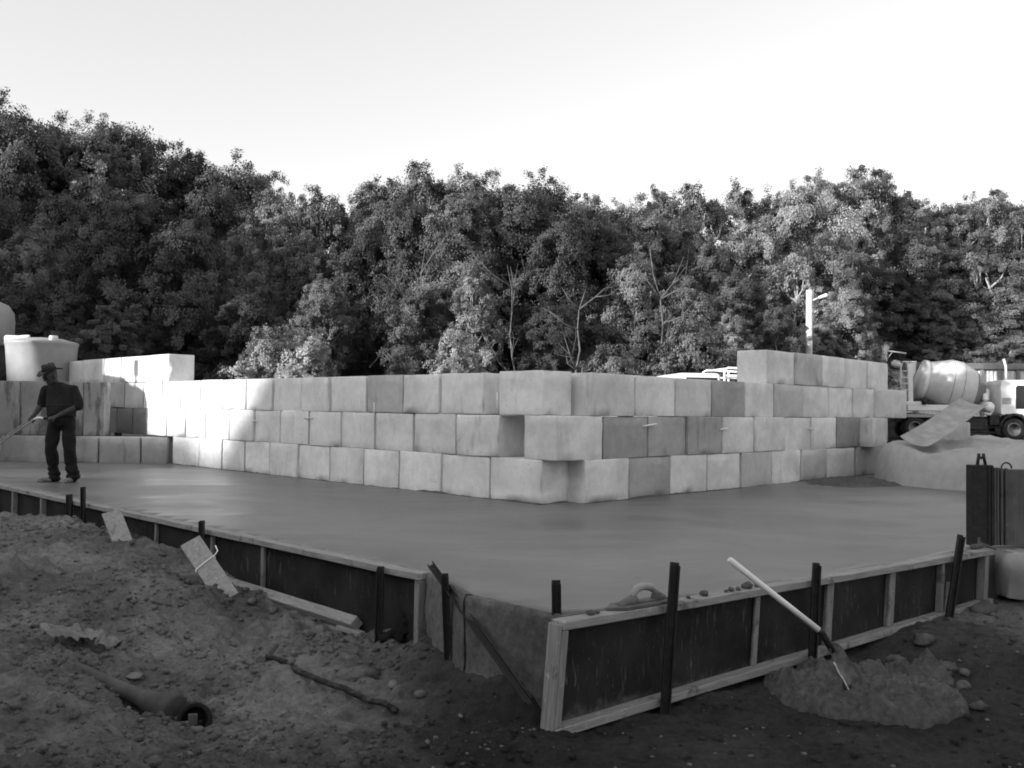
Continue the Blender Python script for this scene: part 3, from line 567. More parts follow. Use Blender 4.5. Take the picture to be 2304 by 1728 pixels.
# shovel
hd = P(1640, 1258, 5.35); dn = P(1850, 1424, 5.42); tip = P(1910, 1530, 5.5)
t_ = empty('shovel', dn); tag(t_, 'white handled shovel leaning over the form into wet concrete', 'shovel'); dnv = Vector(dn); rel = lambda q: Vector(q) - dnv
MB().tube([rel(hd), rel(hd) * .985, rel(hd) * .5, (0, 0, 0)], [.014, .019, .018, .019], 12).build('shovel_handle', M['white'], t_)
d2 = (rel(tip)).normalized(); side = Vector((math.cos(.72), math.sin(.72), 0)); side = (side - d2 * side.dot(d2)).normalized(); nn = d2.cross(side)
MB().tube([rel(hd).normalized() * .03, (0, 0, 0), d2 * .06, d2 * .14], [.021, .022, .022, .02], 10).build('socket', M['steel'], t_)
k = MB(); V = []; Fc = []; nu, nv = 9, 14
for lay in (0, 1):
    for j in range(nv):
        s_ = j / (nv - 1); wd = .03 + .04 * min(1, s_ * 5)
        for i in range(nu): e = (i / (nu - 1) - .5) * 2; V.append(d2 * (.1 + .3 * s_) + side * (e * wd) + nn * (.03 * e * e - .01 + lay * .003))
for lay in (0, 1):
    for j in range(nv - 1):
        for i in range(nu - 1): a = lay * nu * nv + j * nu + i; Fc.append((a, a + 1, a + nu + 1, a + nu))
k.add(V, Fc, True).build('blade', M['blade'], t_, False)
MB().tube([d2 * s_ - side * (.071 + .002 * math.sin(s_ * 60)) + nn * (.021 + .002 * math.sin(s_ * 45)) for s_ in np.linspace(.16, .4, 14)], [.003 + .002 * math.sin(i * 1.3) ** 2 for i in range(14)], 6).build('paint_streak', M['white'], t_)

# heaps ------------------------------------------------------------
def heap(cx, cy, rx, ry, h, z0, name, label, cat, m, seed=0, e=1.5, lump=.02, ang=0., res=70, kind=None, base=None, hf=None, edge=.2):
    rr = np.linspace(0, 1, res); th = np.linspace(0, 2 * np.pi, res * 3, endpoint=False); RR, TH = np.meshgrid(rr, th, indexing='ij'); q = np.stack([np.cos(TH), np.sin(TH), TH * 0], -1)
    rad = 1 + edge * fbm(q * 1.6 + seed, seed, 4); X = RR * rad * np.cos(TH) * rx; Y = RR * rad * np.sin(TH) * ry; ca, sa = math.cos(ang), math.sin(ang); Xw = cx + X * ca - Y * sa; Yw = cy + X * sa + Y * ca
    p = np.stack([Xw, Yw, Xw * 0], -1); prof = (1 - RR ** (2 * e)) ** .8 if e > 1.2 else (1 - RR ** 2) ** e; Z = h * prof * (1 + .25 * fbm(p * 2.5 / max(rx, .5), seed + 3, 3)) + lump * fbm(p * 9, seed + 5, 4) * np.minimum(1, prof * 4) + lump * .5 * vn(p * 34, 6) * np.minimum(1, prof * 4)
    if hf is not None: Z = Z + hf(X, Y)
    gb = base if base is not None else ground_z(Xw, Yw); Zw = gb + Z - .02 * (RR > .985) - .03 * (RR >= 1)
    n = res * 3; k = (np.arange(res - 1)[:, None] * n + np.arange(n)[None]).ravel(); nxt = (np.arange(res - 1)[:, None] * n + (np.arange(n)[None] + 1) % n).ravel()
    o = npmesh(name, np.stack([Xw, Yw, Zw], -1).reshape(-1, 3), np.stack([k, k + n, nxt + n, nxt], -1), m, None, True); return tag(o, label, cat, None, kind)
c_ = G(1945, 1553, -.56); heap(c_[0], c_[1], .57, .54, .115, 0, 'concrete_heap', 'round flat heap of wet concrete with a shovel in it', 'concrete heap', M['heap'], 3, 3., .042, .15, 120, edge=.1)
c_ = G(2080, 1490, -.52); heap(c_[0], c_[1], .3, .2, .08, 0, 'concrete_spill', 'crumbly concrete spill behind the round heap', 'concrete heap', M['heap'], 8, 1., .05, .3, 60, edge=.3)
for i, (u, v, r_) in enumerate([(2020, 1480, .07), (2075, 1455, .08), (2130, 1500, .07), (2165, 1535, .055), (2200, 1585, .045), (2170, 1510, .045)]):
    q = G(u, v, -.55); rock((q[0], q[1], gz(q[0], q[1]) + r_ * .5), r_, M['heap'], 'concrete_clump', ['broad wet clump nearest the shovel blade', 'tallest wet clump at the back of the spill', 'wet clump midway along the spill', 'lower wet clump at the right end of spill', 'small lone wet clump to the right of round heap', 'small wet clump between the spill and form'][i], 'concrete clump', 'clumps of the concrete spill', i + 3, .8)
c_ = np.array([9.3, 15.6]); heap(c_[0], c_[1], 2.9, 2.45, .63, 0, 'sand_mound', 'smooth pale mound at the far end of right-running wall', 'mound', M['sandp'], 15, 15., .014, .0, 110, base=np.array(-.02), edge=.03)
cq = G(1905, 1086); heap(cq[0] + .2, cq[1] + .2, 1.3, .7, .07, 0, 'concrete_ridge', 'dark unlevelled ridge of wet concrete against the right-running wall', 'concrete heap', M['ridge'] if 'ridge' in M else M['heap'], 21, 1., .02, math.atan2(dR[1], dR[0]), 60, base=np.array(-.012), edge=.15)
# chute and its supporting block
pA, pB = P(2056, 1000, 15.2), P(2190, 909, 16.4); ax_ = Vector(pB - pA); Lc = ax_.length; d_ = ax_.normalized(); sd2 = Vector((1, -.15, 0)); sd2 = (sd2 - d_ * sd2.dot(d_)).normalized(); nn = sd2.cross(d_); nn = nn if nn.z > 0 else -nn
k = MB(); V = []; Fc = []; nu, nv = 13, 22
for lay in (0, 1):
    for j in range(nv):
        for i in range(nu):
            e = (i / (nu - 1) - .5) * 2; s_ = j / (nv - 1); V.append(Vector(pA) + d_ * (Lc * s_) + sd2 * (e * .25) + nn * ((.07 * e * e) - .05 * math.sin(3.1 * s_) + .006 * lay + .012 * vn([e, s_ * 3, 0], 2)))
for lay in (0, 1):
    for j in range(nv - 1):
        for i in range(nu - 1): a = lay * nu * nv + j * nu + i; Fc.append((a, a + 1, a + nu + 1, a + nu))
N_ = nu * nv
for j in range(nv - 1):
    for i in (0, nu - 1): a = j * nu + i; Fc.append((a, a + nu, a + nu + N_, a + N_))
for i in range(nu - 1):
    for j in (0, nv - 1): a = j * nu + i; Fc.append((a, a + 1, a + 1 + N_, a + N_))
tag(k.add(V, Fc, True).build('chute', M['chute']), 'curved worn metal chute sloping from a block onto the mound', 'chute')
bp = P(2168, 950, 17.3); block(np.array([bp[0] - .02, bp[1]]), dR, .42, -.02, bp[2] + .02, .42, 'lone concrete block propping up the metal chute', W=.62, group='loose blocks', inward=dL)
# steel fenced stack at the right frame edge
q0 = G(2187, 1229)[:2]; t_ = empty('panel_stack', (q0[0], q0[1], 0), R(6)); tag(t_, 'upright stack of dark form panels at the right frame edge', 'panel stack')
hh = .715; k = MB(); k.box((.105, .05, hh / 2), (.2, .1, hh), None, .006)
for x in (.02, .16, .19): k.box((x, -.004, hh / 2), (.02, .014, hh - .01), None, .003)
k.build('end_post', M['steel'], t_)
k = MB(); k.box((1.1, .08, hh / 2 - .02), (1.75, .06, hh - .04), None, .004); k.build('form_sheet', M['sheet'] if 'sheet' in M else M['ply'], t_)
k = MB()
for x in (.235, .262, .3, .345): k.box((x, .035, hh / 2 - .01), (.02, .03, hh - .02 - (x - .2) * .1), None, .003)
k.build('batten', M['woodd'] if 'woodd' in M else M['wood'], t_)
k = MB(); k.tube([(.085, .05, hh), (.1, .05, hh + .1)], .014, 6); k.tube([(.16, .05, hh), (.14, .05, hh + .1)], .014, 6); k.tube([(.1, .05, hh + .08), (.12, .05, hh + .055), (.14, .05, hh + .08)], .01, 6); k.build('bracket', M['steel'], t_)
k = MB(); k.tube([(.36 + .05 * math.cos(a), .05, hh - .03 + .05 * math.sin(a)) for a in np.linspace(0, 3.14, 9)], .007, 6); k.build('wire_loop', M['steel'], t_)
p = rail_pt(2195, 1238, .03)
k = MB(); k.capsule((-.05, 0, .02), (.02, .0, .03), .025, .02); k.capsule((0, 0, .02), (.01, .02, .09), .014, .01); k.capsule((.02, 0, .05), (.12, -.03, .01), .012, .01); o = k.build('concrete_scrap', M['heap']); o.location = (p[0], p[1], 0); tag(o, 'crumpled scrap of concrete on the far end of right form', 'scrap')
# chunk of old concrete
q = G(2290, 1350, -.45); X, Q = block_mesh(.95, .62, .42, 99, 3); X = X * np.array([1, 1, 1]); nz_ = X[:, 2] / .42; X[:, 1] += -.12 * sstep(.1, .75, nz_) * (X[:, 1] < 0); X[:, 0] = X[:, 0] * (.78 + .22 * sstep(0, .75, nz_)); X = X + .08 * np.stack([fbm(X * 3, 5, 3), fbm(X * 3, 6, 3), fbm(X * 3, 7, 3) * .3], -1)
o = npmesh('concrete_chunk', X, Q, M['conc']); o.location = (q[0] + .3, q[1] + .12, -.47); o.rotation_euler = (R(-3), R(5), R(-8)); o.color = (.3, .3, .3, 1); tag(o, 'broken concrete chunk with pale flat top at right frame edge', 'concrete chunk')

# ------------------------------------------------------------------ litter on the ground
st = np.random.RandomState(5)
def scatter(name, m, n, area, size, seed, mesh, faces, sink=.3, dens=None):
    r_ = np.random.RandomState(seed); V = []; Fq = []; nb = 0; xs = r_.uniform(area[0], area[1], n * 3); ys = r_.uniform(area[2], area[3], n * 3); s1 = (xs - N0[0]) * nL[0] + (ys - N0[1]) * nL[1]; s2 = (xs - R0[0]) * nR[0] + (ys - R0[1]) * nR[1]
    ok = (np.maximum(s1, s2) > .13) & ((dens(xs, ys) > r_.rand(n * 3)) if dens else True); xs = xs[ok][:n]; ys = ys[ok][:n]; zs = ground_z(xs, ys)
    for x, y, z in zip(xs, ys, zs):
        s_ = size[0] * (size[1] / size[0]) ** (r_.rand() ** 2.2); a = r_.rand() * 6.28; q = mesh[r_.randint(len(mesh))] * s_; c, s = math.cos(a), math.sin(a); V.append(np.stack([q[:, 0] * c - q[:, 1] * s + x, q[:, 0] * s + q[:, 1] * c + y, q[:, 2] + z + s_ * (.5 - sink)], -1)); Fq.append(faces + nb); nb += len(q)
    return tag(npmesh(name, np.concatenate(V), np.concatenate(Fq), m), kind='stuff')
cl = lambda x, y: .15 + .85 * sstep(-.1, .45, fbm(np.stack([x, y, x * 0], -1) * 1.1, 60, 3)) * (1 - .96 * sstep(-.5, .4, x) * (1 - sstep(3.2, 3.9, x)))
scatter('gravel', M['stone'], 5200, (-6.5, 5.2, 3.4, 9.5), (.004, .02), 3, RKl, RFl, .3, cl)
scatter('dirt_clods', M['clod'], 15000, (-6.5, 5.2, 3.4, 10.5), (.005, .034), 4, RKl, RFl, .35, cl)
for i, (u, v, r_, lb) in enumerate([(690, 1428, .06, 'rounded stone beside the end of the long batten'), (885, 1548, .045, 'pale angular stone above the black rod end'), (945, 1570, .035, 'small pale stone on the dirt beyond the rod'), (568, 1372, .05, 'stone on the bank below the string tied board'), (440, 1640, .035, 'pale pebble in front of black pipe collar'),
                                (545, 1620, .035, 'pale pebble right of the pipe trench'), (618, 1548, .03, 'pebble below the black rod'), (2212, 1378, .09, 'grey stone under the broken concrete chunk'), (615, 1270 + 120, .04, 'stone close to the form under long batten')]):
    q = Gd(u, v); rock((q[0], q[1], q[2] + r_ * .3), r_, M['stone'], 'stone', lb, 'stone', 'stones on the dirt', i)
q = Gd(805, 1515); rock((q[0], q[1], q[2] + .02), .13, M['clod'], 'soil_lump', 'flat dark soil lump above the black rod', 'soil lump', None, 2, .5)
# buried bell-ended pipe and collar
a = Gd(215, 1535) + np.array([0, 0, -.02]); b_ = Gd(392, 1605) + np.array([0, 0, .06]); t_ = empty('drain_pipe', a); tag(t_, 'dirty bell-ended drain pipe lying in the trench', 'pipe'); d_ = Vector(b_ - a); L = d_.length; Mx = d_.to_track_quat('Z', 'Y').to_matrix().to_4x4()
MB().lathe([(.045, -.2), (.045, L * .45), (.05, L * .6), (.082, L * .82), (.09, L * .86)], 28, Mx).build('pipe_body', M['pipe'] if 'pipe' in M else M['float_'], t_)
MB().lathe([(.09, L * .86), (.104, L * .89), (.104, L * .99), (.09, L), (.001, L * .99)], 28, Mx).build('bell_socket', M['pipe'] if 'pipe' in M else M['float_'], t_)
q = Gd(420, 1620) + np.array([.05, -.02, .085]); t_ = empty('pipe_collar', q, R(10)); tag(t_, 'black ring collar with flap standing at the pipe mouth', 'pipe collar'); Mx = Matrix.Rotation(R(62), 4, 'X')
k = MB(); k.lathe([(.088, -.02), (.096, -.015), (.096, .015), (.088, .02), (.072, .015), (.07, -.015), (.088, -.02)], 30, Mx); k.build('ring', M['rag'], t_)
k = MB(); k.box((-.005, -.02, -.03), (.05, .012, .15), None, .004); k.build('flap', M['float_'], t_); 
for x in (-.04, .035): MB().box((x, -.018, -.06), (.02, .02, .13), None, .003).build('lug', M['rag'], t_)
# black rod
a, b_ = Gd(592, 1502), Gd(893, 1592); pts = []
for s_ in np.linspace(0, 1, 12): q = a + (b_ - a) * s_; pts.append((q[0], q[1], max(gz(q[0], q[1]) + .012, q[2] + .02)))
tag(MB().tube(pts, .019, 8).build('black_rod', M['rodb'] if 'rodb' in M else M['steel']), 'thin black rod with muddy patches lying across the dirt', 'rod')
a, b_ = Gd(585, 1510), Gd(622, 1470); tag(MB().tube([a + np.array([0, 0, .01]), (a + b_) / 2 + np.array([0, 0, .04]), b_ + np.array([0, 0, .05])], [.03, .035, .02], 7).build('root', M['clod']), 'knobbly root sticking out at the upper end of the black rod', 'root')
# black rag
q = Gd(905, 1462); k = MB(); r_ = np.random.RandomState(3)
for (x, y, z, s_) in [(.06, .02, .1, .1), (.02, .03, .14, .08), (.1, 0, .05, .09), (-.05, -.03, .03, .07), (-.12, -.05, .02, .06), (.13, -.03, .02, .06)]: k.capsule((x, y, z), (x + .03, y, z + .02), s_ * .8, s_ * .7)
o = k.build('black_rag', M['rag']); soften(o, .012, 2, lambda V: .03 * fbm(V * 14, 3, 3)); o.location = (q[0], q[1], q[2]); tag(o, 'crumpled black rag at the foot of left form end', 'rag')
# plastic film
def film(cps, label, seed, n=60, w_=.1):
    r0, r1 = Gd(*cps[0]), Gd(*cps[1]); X, Y = np.meshgrid(np.linspace(0, 1, n), np.linspace(-1, 1, 24)); d = r1 - r0; nrm = np.array([-d[1], d[0], 0]); nrm /= np.linalg.norm(nrm)
    wob = 1 + .5 * fbm(np.stack([X * 5, Y * 0, Y * 0], -1), seed, 3); pts = r0 + d * X[..., None] + nrm * (Y * w_ * wob)[..., None]; q = np.stack([X * 4 + Y * 1.2, Y * 1.6 - X, X * 0 + seed], -1); h_ = np.abs(fbm(q * .8, seed, 2)) * .055 + .012 + .006 * fbm(q * 3, seed, 2); pts[..., 2] = near_z(pts[..., 0], pts[..., 1]) + .05 + h_
    k = (np.arange(23)[:, None] * n + np.arange(n - 1)[None]).ravel(); o = npmesh('plastic_film', pts.reshape(-1, 3), np.stack([k, k + 1, k + n + 1, k + n], -1), M['bag'], None, True); so = o.modifiers.new('t', 'SOLIDIFY'); so.thickness = .003; return tag(o, label, 'plastic film')
film([(92, 1445), (190, 1452)], 'crinkled pale plastic film in folds on the bank', 3); film([(195, 1445), (255, 1480)], 'flat torn sheet of plastic film beside the folded film', 6, 40, .07)
rock((lambda q: (q[0], q[1], q[2] + .01))(Gd(300, 1530)), .07, M['stone'], 'stone', 'flat pale stone slab above the drain pipe', 'stone', 'stones on the dirt', 5, .25)

# ------------------------------------------------------------------ worker
def worker():
    base = G(131, 1083); yb = base[1]; root = empty('person', (base[0], base[1], SL)); tag(root, 'person in dark shirt, trousers and brimmed hat, holding a long-handled concrete tool', 'person')
    b = MB(); C_ = b.capsule
    def ell(c, r, n=18, T=None):
        pr = [(max(1e-6, math.cos(a)), math.sin(a)) for a in np.linspace(-math.pi / 2, math.pi / 2, 12)]; Mx = Matrix.Translation(c) @ (T.to_4x4() if T else Matrix.Identity(4)) @ Matrix.Diagonal((r[0], r[1], r[2], 1)); b.lathe(pr, n, Mx)
    hc = Vector((-.115, -.075, 1.585)); hr = Matrix.Rotation(R(-38), 3, 'Z') @ Matrix.Rotation(R(28), 3, 'X')          # head turned to its right and bowed
    ell(hc, (.076, .098, .115), T=hr)
    hd = lambda x, y, z: hc + hr @ Vector((x, y, z))
    ell(hd(0, -.04, -.07), (.052, .055, .055), T=hr); C_(hd(0, -.09, .0), hd(0, -.118, -.03), .012, .017); C_(hd(0, -.075, -.105), hd(0, -.08, -.1), .028, .025)     # jaw, nose, chin
    C_(hd(-.03, -.092, -.066), hd(.03, -.092, -.066), .009, .009); C_(hd(-.055, -.082, .02), hd(.055, -.082, .02), .015, .015)                              # lips, brow
    for s_ in (-1, 1): ell(hd(s_ * .078, .005, -.02), (.012, .022, .034), T=hr); ell(hd(s_ * .04, -.07, -.03), (.026, .025, .026), T=hr)
    C_((-.02, -.01, 1.40), hc + Vector((.01, .02, -.06)), .066, .058)
    C_((0, 0, 1.0), (0, 0, 1.36), .12, .13); C_((.01, 0, .93), (.02, 0, .98), .13, .13)
    sR, eR, hR = Vector((-.215, -.02, 1.385)), Vector((-.285, .015, 1.15)), Vector((-.335, -.13, .965))
    sL, eL, hL = Vector((.195, .02, 1.40)), Vector((.268, -.01, 1.14)), Vector((.03, -.225, .965))
    for s_, e, h in ((sR, eR, hR), (sL, eL, hL)):
        C_((s_.x * .5, 0, 1.36), s_ + Vector((0, 0, -.03)), .06, .045); C_(s_ + Vector((0, 0, -.03)), e, .047, .045); w_ = e + (h - e) * .86; C_(e, e + (w_ - e) * .35, .046, .047); C_(e + (w_ - e) * .35, w_, .047, .029)
    def hand(wr, kn, tip_dir, palm_n, thumb):                                 # palm plus five curled fingers
        fw = (kn - wr).normalized(); sd_ = fw.cross(palm_n).normalized()
        for t_ in np.linspace(-1, 1, 4): C_(wr + sd_ * .014 * t_, kn + sd_ * .031 * t_, .017, .0145)
        for i, (L_, o_) in enumerate(((.9, -1), (1.05, -.34), (1., .34), (.78, 1))):
            a = kn + sd_ * .032 * o_; c1 = a + (fw * .55 + palm_n * .8).normalized() * .038 * L_; c2 = c1 + (palm_n * .9 - fw * .55).normalized() * .028 * L_; c3 = c2 + (-fw * .95 + palm_n * .1).normalized() * .02 * L_
            C_(a, c1, .0112, .0104, 8); C_(c1, c2, .0104, .0095, 8); C_(c2, c3, .0095, .0085, 8)
        a = wr + (kn - wr) * .3 + sd_ * thumb * .026; c1 = a + (fw * .6 + sd_ * thumb * .6 + palm_n * .5).normalized() * .042; C_(a, c1, .0145, .0125, 8); C_(c1, c1 + (fw * .5 + palm_n * .9 - sd_ * thumb * .2).normalized() * .03, .0122, .0095, 8)
    hand(hR + (eR - hR).normalized() * .025, hR + Vector((-.012, -.035, -.05)), None, Vector((.65, -.75, -.1)).normalized(), -1)
    hand(hL + (eL - hL).normalized() * .035, hL + Vector((-.062, -.03, -.02)), None, Vector((-.15, .35, -.9)).normalized(), 1)
    # legs and feet
    legs = ((Vector((-.075, .02, .9)), Vector((-.105, -.035, .5)), Vector((-.075, .03, .085)), Vector((-.235, -.085, .022))), (Vector((.115, .02, .9)), Vector((.17, -.03, .5)), Vector((.2, .03, .085)), Vector((.185, -.14, .022))))
    for h, k_, a, t_ in legs:
        C_(h, k_, .085, .058); C_(k_, k_ + (a - k_) * .35, .056, .056); C_(k_ + (a - k_) * .35, a, .056, .042)
    body = b.build('body', M['skin'], root); soften(body, .0058, 2); body.name = 'body'
    for h, k_, a, t_ in legs:
        f = MB(); d = (t_ - a); d.z = 0; d.normalize(); f.capsule(a + Vector((0, 0, .06)), a + Vector((0, 0, -.02)), .056, .05); f.capsule(a - d * .035 + Vector((0, 0, -.045)), t_ - d * .04 + Vector((0, 0, .014)), .04, .036); f.capsule(t_ - d * .05 + Vector((0, 0, .012)), t_, .04, .03)
        o = f.build('boot', M['foot'], root); soften(o, .007, 2)
        for v in o.data.vertices: v.co.z = max(v.co.z, .003)
    # shirt
    s = MB(); prof = [(.97, .195, .145, .03, 0), (1.0, .212, .158, .03, -.01), (1.08, .215, .165, .025, -.015), (1.16, .21, .155, .015, -.01), (1.26, .208, .145, .005, 0), (1.34, .2, .14, -.005, 0), (1.4, .17, .13, -.012, -.005), (1.45, .115, .105, -.02, -.012), (1.485, .084, .086, -.03, -.02)]
    V = []; n = 28
    for z, rx, ry, x, y in prof:
        for k in range(n): a = 2 * math.pi * k / n; V.append((x + rx * math.cos(a), y + ry * math.sin(a), z + .02 * math.cos(a) * (z > 1.2) * -0))
    Fc = [(i * n + k, i * n + (k + 1) % n, (i + 1) * n + (k + 1) % n, (i + 1) * n + k) for i in range(len(prof) - 1) for k in range(n)] + [tuple(reversed(range(n))), tuple((len(prof) - 1) * n + k for k in range(n))]; s.add(V, Fc)
    for s_, e, f_ in ((sR, eR, .93), (sL, eL, .98)): s.capsule((s_.x * .35, 0, 1.39), s_ + Vector((0, 0, -.015)), .08, .066); s.capsule(s_ + Vector((0, 0, -.015)), s_ + (e - s_) * .45, .068, .072); s.capsule(s_ + (e - s_) * .45, s_ + (e - s_) * f_, .074, .072)
    def wr(V): return .011 * fbm(V * np.array([9, 9, 5.]), 3, 3) + .008 * np.sin(V[:, 2] * 40 + 5 * V[:, 0] + 4 * fbm(V * 5, 8, 2)) * (V[:, 2] < 1.15)
    o = s.build('shirt', M['shirt'], root); soften(o, .012, 3, wr)
    k = MB(); k.tube([(-.025 + .066 * math.cos(a), -.012 + .066 * math.sin(a), 1.475 - .03 * max(0, -math.sin(a))) for a in np.linspace(-1.2, 4.4, 16)], .013, 6); k.build('collar', M['shirt'], root)
    t = MB(); t.capsule((-.05, -.0, .87), (.1, 0, .87), .11, .11); t.lathe([(.16, -.04), (.185, .03), (.195, .09), (.19, .115)], 28, Matrix.Translation((.022, 0, .885)), 1.0, .78)
    for h, k_, a, t_ in legs:
        t.capsule(h + Vector((0, 0, .01)), k_, .108, .086); t.capsule(k_, a + Vector((0, 0, .03)), .086, .082); t.capsule(a + Vector((0, 0, .03)), a + Vector((0, 0, .0)), .084, .086)
    def wj(V): return .012 * fbm(V * np.array([7, 7, 8.]), 5, 3) + .008 * np.sin(V[:, 2] * 52 + 6 * fbm(V * 4, 2, 2)) * (V[:, 2] < .3)
    o = t.build('trousers', M['jean'], root); soften(o, .012, 3, wj)
    k = MB(); k.lathe([(.196, -.016), (.2, -.014), (.2, .016), (.196, .018)], 30, Matrix.Translation((.024, 0, .995)), 1.0, .79); k.build('belt', M['rag'], root)
    # hat
    Hm = Matrix.Translation(hd(0, .012, .062)) @ (hr @ Matrix.Rotation(R(-8), 3, 'X')).to_4x4(); k = MB(); n = 36; V = []; Fc = []
    rings = [(.165, .0, 1), (.168, .003, 1), (.12, .012, 1), (.092, .016, 1), (.09, .04, 0), (.085, .08, 0), (.075, .112, 0), (.05, .118, 0), (.02, .105, 0), (.001, .102, 0)]
    for r_, z, br in rings:
        for q in range(n):
            a = 2 * math.pi * q / n; zz = z + (br * .032 * math.cos(2 * a) * (r_ / .165) ** 2) * 1.0 - (0 if br else (.012 * (1 if abs(math.sin(a)) < .5 else 0) * (z > .1))); V.append(Hm @ Vector((r_ * .93 * math.cos(a), r_ * 1.12 * math.sin(a), zz)))
    for i in range(len(rings) - 1):
        for q in range(n): Fc.append((i * n + q, i * n + (q + 1) % n, (i + 1) * n + (q + 1) % n, (i + 1) * n + q))
    Fc.append(tuple(reversed(range(n)))); k.add(V, Fc, True); h_ = k.build('hat', M['hat'], root)
    k = MB(); k.lathe([(.0925, .018), (.094, .02), (.092, .042), (.0895, .043)], 36, Hm, .93, 1.12); k.build('hat_band', M['rag'], h_)
    k = MB()
    for s_ in (-1, 1): k.capsule(hd(s_ * .02, -.102, .005), hd(s_ * .052, -.09, .005), .018, .016, 10)
    k.tube([hd(-.02, -.115, .008), hd(.02, -.115, .008)], .004, 6); k.build('brim_shade', M['glass'], root)  # dark band over the eyes, added as the shade under the brim
    # the tool he pushes
    tl = empty('concrete_float', (base[0] - 1.62, base[1] - .5, SL)); tag(tl, 'long concrete smoothing tool with twin poles and bent white grip held by the worker', 'concrete tool'); Bv = Vector((base[0], base[1], SL)) - Vector(tl.location)
    q = lambda x, y, z: Bv + Vector((x, y, z))
    MB().tube([q(-.205, -.25, .952), q(-.26, -.26, .925), q(-.85, -.36, .455), q(-1.5, -.47, .09)], .014, 10).build('pole', M['pvc'], tl)
    MB().tube([q(-.335, -.175, .94), q(-.42, -.2, .87), q(-.87, -.31, .50), q(-1.5, -.42, .12)], .012, 10).build('pole', M['pvc'], tl)
    MB().tube([q(-.12, -.245, .945), q(-.17, -.248, .96), q(-.21, -.25, .952), q(-.25, -.257, .932)], .018, 10).build('grip', M['white'], tl)
    MB().tube([q(-.128, -.245, .945), q(-.06, -.243, .948), q(-.01, -.242, .951)], .015, 10).build('grip_end', M['rag'], tl)
    k = MB(); k.box(q(-.795, -.33, .52), (.1, .07, .05), None, .006); k.tube([q(-.775, -.34, .5), q(-.77, -.34, .6), q(-.765, -.34, .66)], .012, 8); k.box(q(-.765, -.34, .67), (.035, .03, .04), None, .005); k.tube([q(-.78, -.33, .5), q(-.775, -.3, .28), q(-.77, -.27, .2)], .009, 6); k.build('clamp', M['steel'], tl)
    k = MB(); k.box(q(-1.55, -.45, .03), (.2, 1.4, .035), None, .008); k.box(q(-1.5, -.445, .08), (.1, .12, .08), None, .008); k.build('float_plate', M['rod'], tl)
worker()

# ------------------------------------------------------------------ vehicles, pole, shed, tanks
def wheel(parent, c, r_, w_, name='wheel'):
    Mx = Matrix.Translation(c) @ Matrix.Rotation(R(90), 4, 'X'); wl = empty(name); wl.parent = parent
    k = MB(); k.lathe([(r_ * .6, -w_ * .45), (r_ * .9, -w_ / 2), (r_, -w_ * .38), (r_, w_ * .38), (r_ * .9, w_ / 2), (r_ * .6, w_ * .45)], 36, Mx); k.build('tyre', M['rubber'], wl)
    k = MB(); k.lathe([(.001, w_ * .2), (r_ * .16, w_ * .24), (r_ * .18, w_ * .3), (r_ * .36, w_ * .3), (r_ * .42, w_ * .25), (r_ * .55, w_ * .47), (r_ * .6, w_ * .46)], 30, Mx)
    for i in range(10): a = i * .628; k.lathe([(r_ * .035, w_ * .3), (r_ * .035, w_ * .36), (.0001, w_ * .36)], 8, Mx @ Matrix.Translation((r_ * .29 * math.cos(a), r_ * .29 * math.sin(a), 0)))
    k.build('rim', M['rim'], wl)
